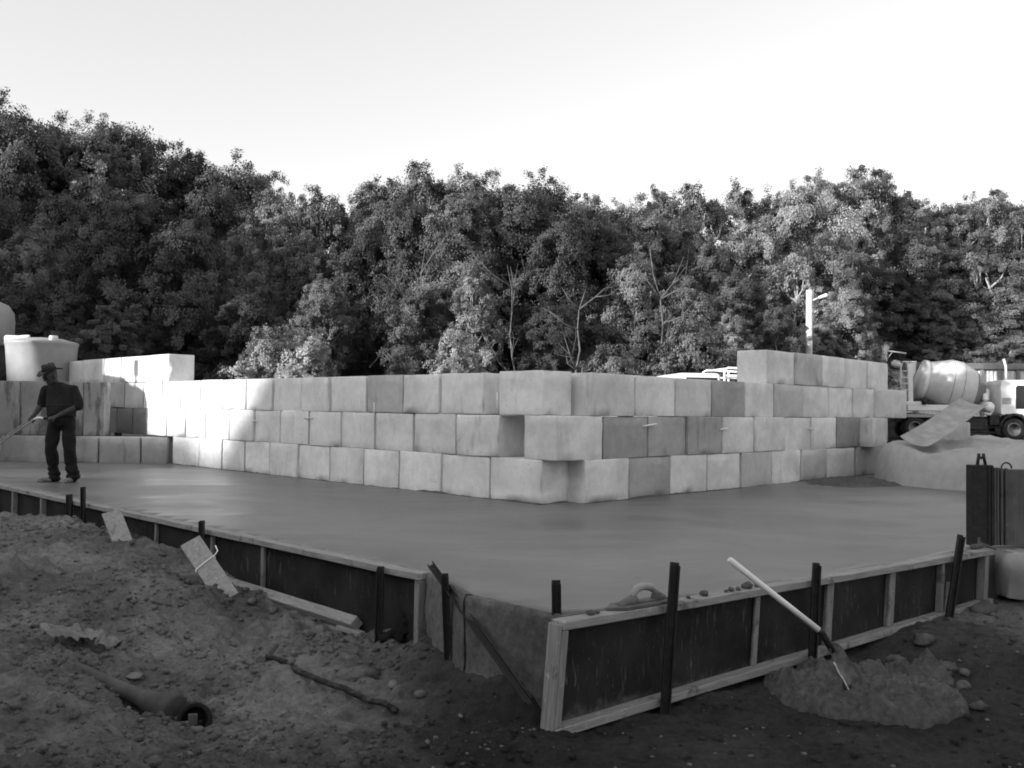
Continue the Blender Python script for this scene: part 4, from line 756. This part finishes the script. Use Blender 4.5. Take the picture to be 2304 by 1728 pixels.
def mixer():
    y0 = 43.5; o = P(2024, 985, y0); t = empty('mixer_truck', (o[0], o[1], .0), R(-10)); t.scale = (.93, 1, 1); tag(t, 'white concrete mixer truck with grey drum parked in front of the shed', 'truck')
    k = MB(); k.box((4.0, .9, .95), (8.2, .9, .28), None, .03); k.box((3.6, .25, .75), (1.3, .5, .55), None, .04); k.box((4.6, .3, .95), (.5, .45, .5), None, .04); k.tube([(2.7, .1, .45), (4.7, .1, .35)], .05, 6); k.tube([(3.0, .1, .75), (4.6, .1, .6)], .04, 6); k.build('chassis', M['dark'], t)
    MB().box((1.85, -.05, 1.5), (3.0, .14, .3), None, .03).box((.6, -.05, 1.7), (.9, .16, .2), None, .03).build('side_rail', M['white'], t); MB().box((1.85, 1.9, 1.5), (3.0, .14, .3), None, .03).build('side_rail', M['white'], t)
    fr, rr = Vector((4.25, .95, 2.22)), Vector((1.32, .95, 2.86)); d = (rr - fr); L = d.length; Mx = Matrix.Translation(fr) @ d.to_track_quat('Z', 'Y').to_matrix().to_4x4()
    k = MB(); k.lathe([(1.0, .5), (1.05, .56), (1.28, 1.22), (1.295, 1.26), (1.295, 1.75), (1.28, 1.79), (.93, L * .96), (.92, L)], 56, Mx, smooth=True); dr = k.build('drum', M['drum'], t)
    k = MB(); k.lathe([(1.035, .54), (1.047, .56), (1.055, .58)], 56, Mx); k.lathe([(1.288, 1.225), (1.304, 1.25), (1.296, 1.275)], 56, Mx); k.lathe([(1.296, 1.735), (1.304, 1.76), (1.28, 1.785)], 56, Mx); k.build('weld_band', M['rim'], dr)
    k = MB(); k.lathe([(.001, -.06), (.44, -.06), (.5, -.03), (1.0, .46), (1.04, .53), (1.0, .54)], 48, Mx); k.build('drum_end_plate', M['drumd'], dr)  # end cone coloured darker for the shade on its downward side
    k = MB(); k.lathe([(.93, L * .95), (1.0, L * .955), (1.0, L * 1.025), (.88, L * 1.03), (.5, L * 1.08), (.45, L * 1.08)], 48, Mx); k.build('drum_ring', M['white'], t)
    k = MB(); k.lathe([(.3, -.02), (.32, -.1), (.28, -.3), (.15, -.34), (.001, -.34)], 24, Mx); k.box((4.2, .95, 1.75), (.4, .7, .75), None, .08); k.box((4.22, .3, 2.05), (.3, .3, .36), None, .1); k.build('drive_pedestal', M['white'], t)
    k = MB(); k.lathe([(.001, 0), (.2, .04), (.24, .2), (.24, .8), (.2, .96), (.001, 1.0)], 24, Matrix.Translation((4.2, -.1, 1.58)) @ Matrix.Rotation(R(90), 4, 'X') @ Matrix.Translation((0, 0, -.6))); k.build('water_tank', M['white'], t)
    k = MB(); k.tube([(4.4, -.1, 1.7), (4.42, -.1, 1.42), (4.3, -.1, 1.25), (4.05, -.1, 1.25)], .08, 8); k.build('hose', M['white'], t)
    # ladder, discharge frame and hopper at the rear
    k = MB()
    for x in (.05, .42): k.tube([(x, -.05, 1.5), (x, -.05, 3.45), (x + .1, .0, 3.68)], .035, 8)
    for z in np.arange(1.75, 3.5, .3): k.tube([(.05, -.05, z), (.42, -.05, z)], .025, 6)
    k.build('ladder', M['white'], t)
    k = MB(); k.prism([(.4, 3.75), (.95, 3.75), (.9, 3.2), (.75, 2.9), (.55, 3.2)], .5, 1.4); k.box((.45, .1, 3.7), (.7, .5, .05), None, .02); k.build('hopper', M['white'], t)
    MB().prism([(.36, 3.6), (.62, 3.6), (.66, 1.5), (.4, 1.5)], -.04, .3).build('rear_frame', M['white'], t); MB().prism([(.45, 3.1), (.72, 3.1), (.8, 1.6), (.5, 1.6)], 1.56, 1.7).build('rear_frame', M['white'], t)
    k = MB(); k.prism([(.4, 1.62), (.8, 1.95), (1.1, 1.95), (1.35, 1.62)], .0, .5); k.lathe([(.12, 0), (.12, .3)], 14, Matrix.Translation((1.15, -.02, 1.78)) @ Matrix.Rotation(R(90), 4, 'X')); k.box((1.6, .2, 1.7), (.5, .3, .2), Matrix.Rotation(R(30), 3, 'Y'), .03); k.build('roller_frame', M['dark'], t)
    for x in (.72, 1.95): wheel(t, (x, .15, .53), .53, .6); wheel(t, (x, 1.75, .53), .53, .6)
    wheel(t, (5.45, .1, .53), .53, .34); wheel(t, (5.45, 1.8, .53), .53, .34)
    k = MB(); k.prism([(.1, 1.05), (.2, 1.2), (2.6, 1.2), (2.7, 1.05)], -.12, .4); k.build('mudguard', M['rim'], t)
    # cab
    k = MB(); pr = [(4.82, 1.22), (4.82, 2.72), (4.92, 2.86), (6.7, 2.86), (6.95, 2.0), (7.0, 1.1), (6.9, .75), (6.15, .75), (6.1, 1.0), (5.85, 1.24), (5.05, 1.24), (4.98, 1.2)]; k.prism(pr, -.12, 2.1); cb = k.build('cab', M['white'], t); bv = cb.modifiers.new('b', 'BEVEL'); bv.width = .06; bv.segments = 3
    k = MB(); k.prism([(5.5, 1.5), (5.5, 2.5), (5.58, 2.6), (6.4, 2.6), (6.7, 2.0), (6.7, 1.5)], -.128, -.11); k.build('side_window', M['glass'], cb)
    k = MB(); k.box((5.08, -.125, 1.86), (.42, .02, .3), None, .004); k.build('vent_panel', M['rim'], cb)
    k = MB(); k.prism([(6.72, 2.7), (6.93, 2.0), (6.95, 2.0), (6.74, 2.7)], .1, 1.9); k.build('windscreen', M['glass'], cb)
    a_ = np.linspace(.15, 2.95, 14); k = MB(); k.prism([(5.45 + .62 * math.cos(a), .53 + .66 * math.sin(a)) for a in a_] + [(5.45 + .7 * math.cos(a), .53 + .76 * math.sin(a)) for a in a_[::-1]], -.14, .5); k.build('wheel_arch', M['dark'], cb)
    k = MB(); k.tube([(5.15, .15, 2.8), (5.14, .15, 3.5), (5.02, .1, 3.85)], .055, 8); k.build('air_intake', M['white'], t)
    k = MB(); k.box((6.85, -.3, 2.2), (.08, .25, .45), None, .02); k.build('mirror', M['dark'], cb)
mixer()
def ute():
    o = P(1537, 900, 24.6); t = empty('pickup', (o[0], o[1], 0), R(8)); tag(t, 'white pickup with rear ladder rack parked behind the walls', 'pickup')
    zc = P(1560, 842, 24.6)[2]; s_ = zc
    k = MB(); pr = [(-2.3, .45), (-2.35, .95), (-2.2, 1.05), (-1.05, 1.12), (-.55, s_ - .05), (-.3, s_), (.72, s_), (.78, 1.1), (2.5, 1.08), (2.5, .45)]; k.prism(pr, -.9, .9); b_ = k.build('body', M['white'], t); bv = b_.modifiers.new('b', 'BEVEL'); bv.width = .09; bv.segments = 4
    k = MB(); k.prism([(-.45, 1.15), (-.22, s_ - .12), (.62, s_ - .12), (.66, 1.15)], -.908, .908); k.build('side_window', M['glass'], b_)
    k = MB()
    for y in (-.8, .8): k.tube([(.86, y, 1.05), (.86, y, s_ + .1), (.95, y, s_ + .15), (2.45, y, s_ + .12), (2.45, y, 1.05)], .035, 8); k.tube([(1.6, y, 1.05), (1.6, y, s_ + .13)], .03, 8); k.tube([(.9, y, s_ - .05), (2.45, y, s_ - .06)], .025, 8)
    for x in (.95, 2.45): k.tube([(x, -.8, s_ + .13), (x, .8, s_ + .13)], .03, 8)
    k.build('ladder_rack', M['white'], t)
    for x in (-1.5, 1.6):
        for y in (-.8, .8): wheel(t, (x, y, .36), .36, .24)
ute()
def light_pole(u, vt, vb, y, label, arm):
    p = P(u, 900, y); zt = P(u, vt, y)[2]; t = empty('light_pole', (p[0], p[1], back_h(p[0], p[1]) - .05)); tag(t, label, 'light pole'); t.location.z = -.05; zt += .05
    MB().tube([(0, 0, 0), (0, 0, zt * .5), (0, 0, zt)], [.14, .12, .11], 16).build('pole', M['post'], t); arm(t, zt)
def arm1(t, z):
    MB().tube([(.08, 0, z - .42), (.16, -.02, z - .36), (.36, -.05, z - .26)], .035, 8).build('arm', M['post'], t); m = MB(); m.capsule((.36, -.05, z - .27), (.58, -.07, z - .19), .055, .075); o = m.build('lamp_head', M['white'], t); o.scale = (1, 1, 1)
light_pole(1820, 653, 790, 33.0, 'pale concrete light pole with short lamp arm behind the right-running wall', arm1)
def arm2(t, z):
    MB().tube([(0, 0, z - .25), (.95, 0, z - .36)], .035, 8).build('arm', M['post'], t); MB().tube([(.12, 0, z - .62), (.35, 0, z - .3)], .025, 8).build('brace', M['post'], t); MB().capsule((0, 0, z - .06), (.06, 0, z - .12), .13, .15).build('cap', M['post'], t)
light_pole(1990, 776, 900, 40., 'short pale pole stub with side arm at the end of raised blocks', arm2)
def shed():
    y = 56.; x0 = P(1950, 900, y)[0]; x1 = P(2520, 900, y)[0]; t = empty('shed', (x0, y, -.05)); tag(t, 'long shed of white sheets with dark posts and grey fascia behind the mixer truck', 'shed'); L = x1 - x0
    ztop = P(2250, 818, y)[2] + .05; zf = P(2250, 832, y)[2] + .05
    k = MB(); n = 240; V = []; Fc = []
    for i in range(n + 1):
        x = L * i / n; yy = .03 * math.sin(i * 1.57) + .0
        V += [(x, yy, 0), (x, yy, zf)]
    for i in range(n): a = i * 2; Fc.append((a, a + 2, a + 3, a + 1))
    k.add(V, Fc); k.box((L / 2, 5, zf / 2), (L - .1, 9.8, zf - .02), None, .01); k.build('wall_sheet', M['pan'], t)
    k = MB(); k.box((L / 2, -.1, (ztop + zf) / 2), (L + .4, .3, ztop - zf), None, .03); k.build('fascia', M['fascia'], t)
    k = MB(); k.box((L / 2, 5.1, ztop - .1), (L + .3, 10, .12), None, .02); k.build('roof', M['fascia'], t)
    for u in (1975, 2060, 2130, 2207, 2248, 2288, 2340, 2400): x = P(u, 900, y)[0] - x0; MB().box((x, -.12, zf / 2 - .01), (.2 if u != 2248 else .28, .18, zf - .02), None, .02).build('post', M['drumd'], t)
    for i, (u, a) in enumerate(((2020, .5), (2170, -.35), (2225, .3), (2270, -.45), (2310, .3))): x = P(u, 900, y)[0] - x0; MB().box((x, -.06, zf * .45), (.05, .05, zf * .8), Matrix.Rotation(a * .5, 3, 'Y'), .01).build('brace', M['pan'], t)
    k = MB(); k.capsule((P(2003, 824, y)[0] - x0, -.7, zf + .25), (P(2008, 824, y)[0] - x0, -.9, zf + .2), .25, .25); k.build('lamp', M['white'], t)
shed()
def tanks():
    y = 22.2; s_ = y / F; c = P(92, 880, y); zt = P(92, 768, y)[2]; r_ = 74 * s_; rb = 64 * s_
    t = empty('water_tank', (c[0], c[1], -.04)); tag(t, 'white tapered round tank with cap and lid behind the stained panels', 'tank')
    k = MB(); k.lathe([(rb * .86, 0), (rb, zt * .45), (r_ * .985, zt * .93), (r_, zt * .97), (r_ * 1.02, zt * .985), (r_ * 1.02, zt), (r_ * .97, zt + .02), (r_ * .6, zt + .1), (.001, zt + .14)], 56); k.build('tank_body', M['tank'], t)
    k = MB(); k.lathe([(.1, 0), (.1, .13), (.085, .15), (.001, .15)], 18, Matrix.Translation((r_ * .62, -r_ * .55, zt))); k.build('cap', M['white'], t)
    k = MB(); k.box((-r_ * .55, -r_ * .5, zt + .06), (.42, .35, .16), rotz(.3), .05); k.capsule((-r_ * .3, -r_ * .6, zt + .1), (-r_ * .1, -r_ * .6, zt + .12), .05, .04); k.build('lid', M['white'], t)
    y = 23.5; c = P(-52, 880, y); zt = P(-20, 672, y)[2]; r_ = 72 * y / F
    t = empty('silo', (c[0], c[1], -.04)); tag(t, 'tall pale round-shouldered silo cut by the left frame edge', 'silo')
    zb = P(0, 775, y)[2]; k = MB(); k.lathe([(r_, zb), (r_, zt * .86), (r_ * .97, zt * .92), (r_ * .82, zt * .97), (r_ * .5, zt), (.001, zt + .03)], 48); k.build('shell', M['tank'], t)
    k = MB(); k.lathe([(r_ * .45, .02), (r_ * .5, zb * .55), (r_ * .97, zb - .01)], 40); k.build('cone', M['dark'], t)
    for a in (.5, 2., 3.6, 5.1): MB().tube([(r_ * .85 * math.cos(a), r_ * .85 * math.sin(a), 0), (r_ * .95 * math.cos(a), r_ * .95 * math.sin(a), zb + .1)], .06, 8).build('leg', M['dark'], t)
tanks()
def loader():                                              # stands just outside the frame on the left; its shadow falls on the wall
    sv = np.array(SUN_TO); pv = np.array([.6, -.8]); te = math.tan(SUN_EL)
    base = np.array([-8.0, 19.2]); dist = 5.2; cpos = base - sv * dist; t = empty('wheel_loader', (cpos[0], cpos[1], SL), math.atan2(pv[1], pv[0])); tag(t, 'grey wheel loader whose bonnet shadow falls on the raised blocks', 'loader')
    p0 = float(np.dot(cpos, pv)); lift = dist * te - .27; X = lambda p: p - p0
    k = MB(); k.prism([(X(-23.2), .9), (X(-23.2), 1.85 + lift), (X(-20.95), 1.75 + lift), (X(-20.6), 1.6 + lift), (X(-20.25), 1.58 + lift), (X(-19.88), 1.47 + lift), (X(-19.76), 1.25 + lift), (X(-19.76), .9)], -1.1, 1.1); b_ = k.build('bonnet', M['drum'], t)
    k = MB(); k.box((X(-23.0), 0, 2.2 + lift), (1.9, 1.8, 1.3), None, .1); k.build('cab', M['glass'], t)
    k = MB(); k.tube([(X(-20.5), 0, 1.5 + lift), (X(-20.38), 0, 1.85 + lift), (X(-20.37), 0, 2.1 + lift)], .04, 8); k.box((X(-20.36), 0, 2.25 + lift), (.24, .14, .36), None, .02); k.build('exhaust_stack', M['dark'], t)
    for x in (-20.6, -23.2):
        for y in (-1, 1): wheel(t, (X(x), y, .72), .72, .55)
    k = MB(); k.box((X(-21.8), 0, .9), (3.2, 1.2, .5), None, .05); k.build('chassis', M['dark'], t)
loader()

# ------------------------------------------------------------------ trees
def crown_proto(name, seed, nb, nc, nl, Hc, Rc, z0, leaf, m, bm, droop=.5, hollow=.55, trunks=1, br=(.3, .5)):
    r_ = np.random.RandomState(seed); bo = []
    for i in range(nb):
        zf = (i + r_.rand()) / nb; a = i * 2.4 + r_.uniform(-.5, .5); env = math.sin(math.pi * min(1, max(.06, (zf * .8 + .14)))) ** .6; s_ = Rc * r_.uniform(*br); rad = max(.1, Rc * env * r_.uniform(hollow, 1.) - s_ * .5); z = z0 + (Hc - z0 - s_ * .6) * (zf * .97 + .02)
        bo.append((np.array([rad * math.cos(a), rad * math.sin(a), z]), s_))
    bo.append((np.array([r_.uniform(-.3, .3), r_.uniform(-.3, .3), Hc - Rc * .3]), Rc * .32))
    cen = []; bi = []; spr = []
    for c, s_ in bo:
        n_ = int(nc * (s_ / Rc / .4) ** 2) + 4
        for k in range(n_):
            d = r_.normal(size=3); d /= np.linalg.norm(d); d[2] = d[2] * .7 + .15; cen.append(c + d * s_ * r_.uniform(.6, 1.08) * (1 + .25 * vn(d * 2.2 + seed + c, 3))); bi.append(d + np.array([0, 0, .25]) + .5 * c * np.array([1, 1, 0]) / Rc)
        for k in range(7):
            d = r_.normal(size=3); d[2] = d[2] * .7 + .25; d /= np.linalg.norm(d); ln = s_ * r_.uniform(.5, 1.0)
            for j in range(5): f = (j + 1) / 5; cen.append(c + d * (s_ * .9 + ln * f) + np.array([0, 0, -.25 * ln * f * f * (1 + droop)]) + r_.normal(size=3) * .05); bi.append(d + np.array([0, 0, .4])); spr.append(len(cen) - 1)
    cen = np.array(cen); n = len(cen) * nl; ci = np.repeat(np.arange(len(cen)), nl); sg0 = r_.uniform(.09, .2, len(cen)); sg0[spr] *= .62; sg = sg0[ci] * Rc / 2.6; keep = np.ones(n, bool); ks = np.zeros(len(cen), bool); ks[spr] = True; keep = ~(ks[ci] & (r_.rand(n) > .42)); ci = ci[keep]; sg = sg[keep]; n = len(ci)
    p = cen[ci] + np.clip(r_.normal(size=(n, 3)), -1.5, 1.5) * sg[:, None] * np.array([1.15, 1.15, .8]); od = np.array(bi)[ci] + r_.normal(size=(n, 3)) * .32; od /= np.linalg.norm(od, axis=1)[:, None]
    ax_ = r_.normal(size=(n, 3)); ax_[:, 2] -= droop; ax_ -= od * (ax_ * od).sum(1)[:, None]; ax_ /= np.linalg.norm(ax_, axis=1)[:, None]; b_ = np.cross(od, ax_)
    l = leaf * r_.uniform(.6, 1.35, n)[:, None]; V = np.stack([p - ax_ * l, p + b_ * l * .5, p + ax_ * l, p - b_ * l * .5], 1).reshape(-1, 3); Q = np.arange(n * 4).reshape(-1, 4)
    root = empty(name); cr = npmesh('crown', V, Q, m, root)
    k = MB(); top = None
    for tnk in range(trunks):
        ox = (tnk - (trunks - 1) / 2) * .5; path = [np.array([ox * .4, 0, -.3])]; N_ = 7
        for i in range(1, N_): path.append(np.array([ox * (1 + i * .3) + r_.uniform(-.16, .16) * i * .4, r_.uniform(-.16, .16) * i * .4, Hc * .82 * i / (N_ - 1)]))
        rad = [.2 * (1 - .85 * i / (N_ - 1)) + .015 for i in range(N_)]; k.tube(path, rad, 8)
        for c, s_ in bo[tnk::trunks]:
            zz = min(max(c[2] - np.linalg.norm(c[:2]) * r_.uniform(.5, 1.), z0 * .45), Hc * .75); f = zz / (Hc * .82) * (N_ - 1); i0 = int(min(f, N_ - 2)); q = path[i0] + (path[i0 + 1] - path[i0]) * (f - i0); mid = (q + c) / 2 + r_.uniform(-.2, .2, 3) + np.array([0, 0, -.12 * np.linalg.norm(c[:2])]); k.tube([q, mid, c], [.075, .05, .015], 6)
            for e in range(2): d = r_.normal(size=3); d *= s_ * .75 / np.linalg.norm(d); k.tube([c * .75 + q * .25, c + d * .4, c + d], [.03, .02, .006], 5)
    k.build('trunk', bm, root); return root
PR = [crown_proto('broadleaf_tree', 11, 16, 34, 120, 10, 3.0, 2.2, .064, M['leaf'], M['bark'], .4, .5, 1, (.24, .56)),
      crown_proto('broadleaf_tree', 12, 12, 36, 120, 10, 3.2, 3.2, .064, M['leaf'], M['barkp'], .6, .5, 2),
      crown_proto('weeping_tree', 13, 17, 40, 110, 10, 3.1, 1.6, .06, M['leafd'], M['bark'], 1.2, .4),
      crown_proto('gum_tree', 14, 13, 22, 80, 10, 2.8, 4.0, .062, M['leafp'], M['barkp'], .8, .75, 1, (.18, .34)),
      crown_proto('broadleaf_tree', 15, 18, 40, 116, 10, 3.5, 1.2, .064, M['leafd'], M['bark'], .4, .55, 1, (.22, .5)),
      crown_proto('gum_tree', 16, 13, 20, 74, 10, 2.9, 4.8, .062, M['leaf'], M['barkp'], 1.0, .8, 2, (.16, .3))]
SH = crown_proto('shrub', 17, 12, 26, 90, 4, 2.0, .3, .055, M['leafp'], M['barkp'], .3, .5, 2)
used = set(); tr = np.random.RandomState(21)
def plant(pi, u, vt, d, hw, label, group, cat='tree'):
    if 'skyline' in group: hw = hw * tr.uniform(.62, .98); vt = vt + tr.uniform(-14, 16)
    src = SH if pi == 's' else PR[pi]; hgt = 4. if pi == 's' else 10.; rad = 2.1 if pi == 's' else 2.8
    p = P(u, vt, d); zb = float(back_h(p[0], p[1])) - .1; H = max(p[2] - zb, 1.2) * (.955 if 'skyline' in group else .98); o = src if id(src) not in used else copy_tree(src); used.add(id(src)); sz = H / hgt; sx = np.clip(1.12 * hw * d / F / rad, sz * .7, sz * 1.8)
    o.location = (p[0], p[1], zb); o.scale = (sx, sx, sz); o.rotation_euler = (0, 0, tr.uniform(0, 6.28)); tag(o, label, cat, group); return o
LMK = [(60, 'far left edge'), (190, 'worker'), (330, 'sunlit raised blocks'), (480, 'end of sunlit raised blocks'), (620, 'shadow edge on left-running wall'), (760, 'middle of left-running wall'), (900, 'pitted grey block'), (1030, 'left of the corner block'), (1180, 'outer corner block'), (1300, 'first block right of the corner'), (1440, 'right of the corner'), (1570, 'white pickup'), (1700, 'raised right-hand blocks'), (1830, 'light pole'), (1960, 'pole stub'), (2100, 'mixer drum'), (2400, 'truck cab')]
def lm(u): return [b_ for a, b_ in LMK if u <= a][0]
BACK = [(2, 10, 222, 50, 70), (4, 80, 262, 46, 55), (2, 150, 252, 52, 62), (0, 215, 283, 48, 62), (4, 300, 280, 55, 62), (2, 380, 312, 50, 62), (0, 450, 342, 52, 60), (4, 540, 360, 50, 56), (3, 600, 393, 48, 50), (0, 660, 440, 46, 50), (1, 740, 422, 44, 60), (0, 815, 440, 46, 52), (2, 855, 415, 42, 60), (4, 905, 395, 40, 60), (5, 968, 352, 36, 72), (1, 1045, 362, 36, 62),
        (0, 1120, 393, 36, 66), (2, 1200, 391, 35, 70), (1, 1265, 425, 42, 56), (0, 1340, 425, 44, 60), (1, 1420, 430, 45, 60), (0, 1500, 412, 48, 60), (5, 1580, 405, 46, 60), (3, 1650, 412, 50, 60), (3, 1720, 420, 52, 56), (1, 1795, 400, 50, 60), (3, 1850, 385, 58, 55), (5, 1905, 372, 60, 62), (5, 1965, 370, 62, 62), (1, 2025, 405, 64, 58), (0, 2090, 460, 66, 60), (3, 2160, 445, 66, 60), (5, 2230, 432, 68, 66), (5, 2305, 450, 66, 60), (4, 2120, 462, 70, 70), (0, 2195, 450, 71, 66), (4, 2265, 448, 72, 70), (0, 2060, 440, 68, 60), (4, 2330, 470, 70, 70), (0, -70, 250, 48, 70), (1, 2380, 460, 66, 70)]
for a in BACK:
    u = a[1]; kind = 'dark leafy tree on the skyline rising to the left' if u < 640 else ('tree of the middle skyline above the block walls' if u < 1480 else 'pale sunlit tree on the skyline at right')
    plant(*a, kind, 'skyline trees of the wooded slope')
MID = [(2, -20, 430, 38, 80), (1, 75, 520, 33, 75), (4, 150, 440, 44, 70), (4, 280, 432, 33, 100), (2, 400, 500, 32, 110), (2, 480, 420, 42, 75), (3, 560, 490, 36, 55), (0, 650, 520, 40, 70), (2, 700, 540, 37, 66), (1, 725, 625, 29, 66), (4, 830, 520, 34, 80), (2, 930, 450, 33, 95), (1, 1035, 430, 31, 80), (3, 1065, 610, 29, 62), (4, 1170, 425, 32, 105), (2, 1265, 480, 31, 90), (4, 1350, 500, 33, 80), (1, 1425, 570, 31, 50), (0, 1445, 470, 38, 70), (1, 1530, 480, 40, 80), (0, 1600, 540, 37, 80), (1, 1695, 500, 40, 80), (0, 1655, 615, 35, 80), (3, 1785, 560, 38, 66), (1, 1860, 520, 42, 80), (0, 1905, 640, 36, 66),
       (3, 1955, 560, 58, 80), (1, 2050, 520, 60, 80), (0, 2045, 640, 59, 80), (1, 2130, 620, 60, 80), (5, 2215, 560, 60, 85), (0, 2285, 640, 59, 80), (1, 2310, 560, 62, 80), (4, -90, 560, 34, 90)]
for i, a in enumerate(MID):
    near = 'nearer' if a[3] < 33.5 else 'farther'; hgt = 'tall' if a[2] < 500 else ('mid-height' if a[2] < 580 else 'low'); nm_ = {0: 'leafy', 1: 'bushy', 2: 'dark drooping', 3: 'thin pale', 4: 'dense dark', 5: 'open-crowned'}[a[0]]
    plant(*a, '%s %s tree standing behind the blocks above the %s' % (hgt, nm_, lm(a[1])), 'trees behind the block walls')
LOW = [(4, 1975, 600, 57.5, 75), (2, 2060, 590, 61, 85), (4, 2150, 560, 63, 85), (2, 2245, 600, 61, 85), (4, 2330, 560, 62, 85), (2, 1900, 560, 44, 80), (4, 1800, 600, 42, 80), (4, 2100, 500, 68, 80), (2, 2200, 500, 70, 80), (4, 2290, 510, 70, 80), (4, 2010, 500, 66, 80), (0, 250, 690, 29, 70), (2, 560, 650, 31, 80), ('s', 615, 745, 27, 55), ('s', 695, 765, 26, 45), (4, 945, 650, 29, 70), (4, 1240, 680, 29, 70), ('s', 1378, 785, 25, 42), (2, 1480, 690, 31, 60), (1, 1545, 620, 31, 60), ('s', 1560, 730, 28, 55), (0, 1640, 700, 31, 60), (1, 1745, 690, 33, 55), (0, 1845, 720, 35, 55), (1, 1920, 710, 37, 55), ('s', 1030, 770, 26, 40), (2, 150, 640, 31, 80), (4, 40, 640, 31, 80), (0, 2110, 700, 58.5, 60), (1, 2200, 720, 58.5, 60), (4, 2290, 700, 58.5, 60), (2, 760, 680, 31, 70)]
for a in LOW:
    sh = a[0] == 's'
    if a[3] > 57: plant(*a, 'dark tree in the wooded slope behind the shed', 'trees behind the shed'); continue
    plant(*a, ('pale sunlit shrub just above the wall top by the %s' if sh else 'low dark tree just above the wall top by the %s' if a[0] in (2, 4) else 'low leafy tree just above the wall top by the %s') % lm(a[1]), 'low growth behind the block walls', 'shrub' if sh else 'tree')

def bare(u0, v0, u1, v1, d, seed, r_, label):
    g = np.random.RandomState(seed); b0 = P(u0, v0, d); b1 = P(u1, v1, d); b0 = np.array([b0[0], d, -.1]); L = np.linalg.norm(b1 - b0); t = empty('bare_tree', b0); tag(t, label, 'tree', 'thin pale trunks before the wood')
    n = 9; path = [b0 * 0 + (b1 - b0) * i / (n - 1) + np.array([g.uniform(-.12, .12), g.uniform(-.1, .1), 0]) * (i > 0) for i in range(n)]; MB().tube(path, [r_ * (1 - .8 * i / (n - 1)) for i in range(n)], 8).build('trunk', M['barkg'], t)
    for k in range(6):
        i = g.randint(3, n - 1); a = path[i]; d_ = np.array([g.uniform(-1, 1), g.uniform(-.6, .2), g.uniform(.5, 1.1)]); l = L * g.uniform(.12, .26); q = a + d_ * l * .5 + np.array([0, 0, -.1]); e = a + d_ * l + g.uniform(-.2, .2, 3); m = MB().tube([a, q, e], [r_ * .5, r_ * .33, r_ * .1], 6)
        for j in range(2): m.tube([q, q + (e - q) * .6 + g.uniform(-.3, .3, 3), q + (e - q) * 1.1 + g.uniform(-.5, .5, 3)], [r_ * .26, r_ * .16, r_ * .05], 5)
        m.build('branch', M['barkg'], t)
for a in [(940, 800, 958, 560, 28.6, 1, .055, 'grey trunk forking high above the left-running wall, left of the corner'), (1290, 800, 1312, 650, 27.6, 2, .06, 'grey trunk with low side branch above the first right-hand blocks'),
          (1515, 830, 1470, 560, 29.6, 4, .06, 'tall slanting grey trunk above the dark pale-patched blocks'), (1165, 810, 1150, 600, 28.6, 5, .045, 'thin grey trunk right above the outer corner block'), (1880, 790, 1872, 560, 38, 9, .06, 'thin straight trunk between light pole and pole stub')]: bare(*a)
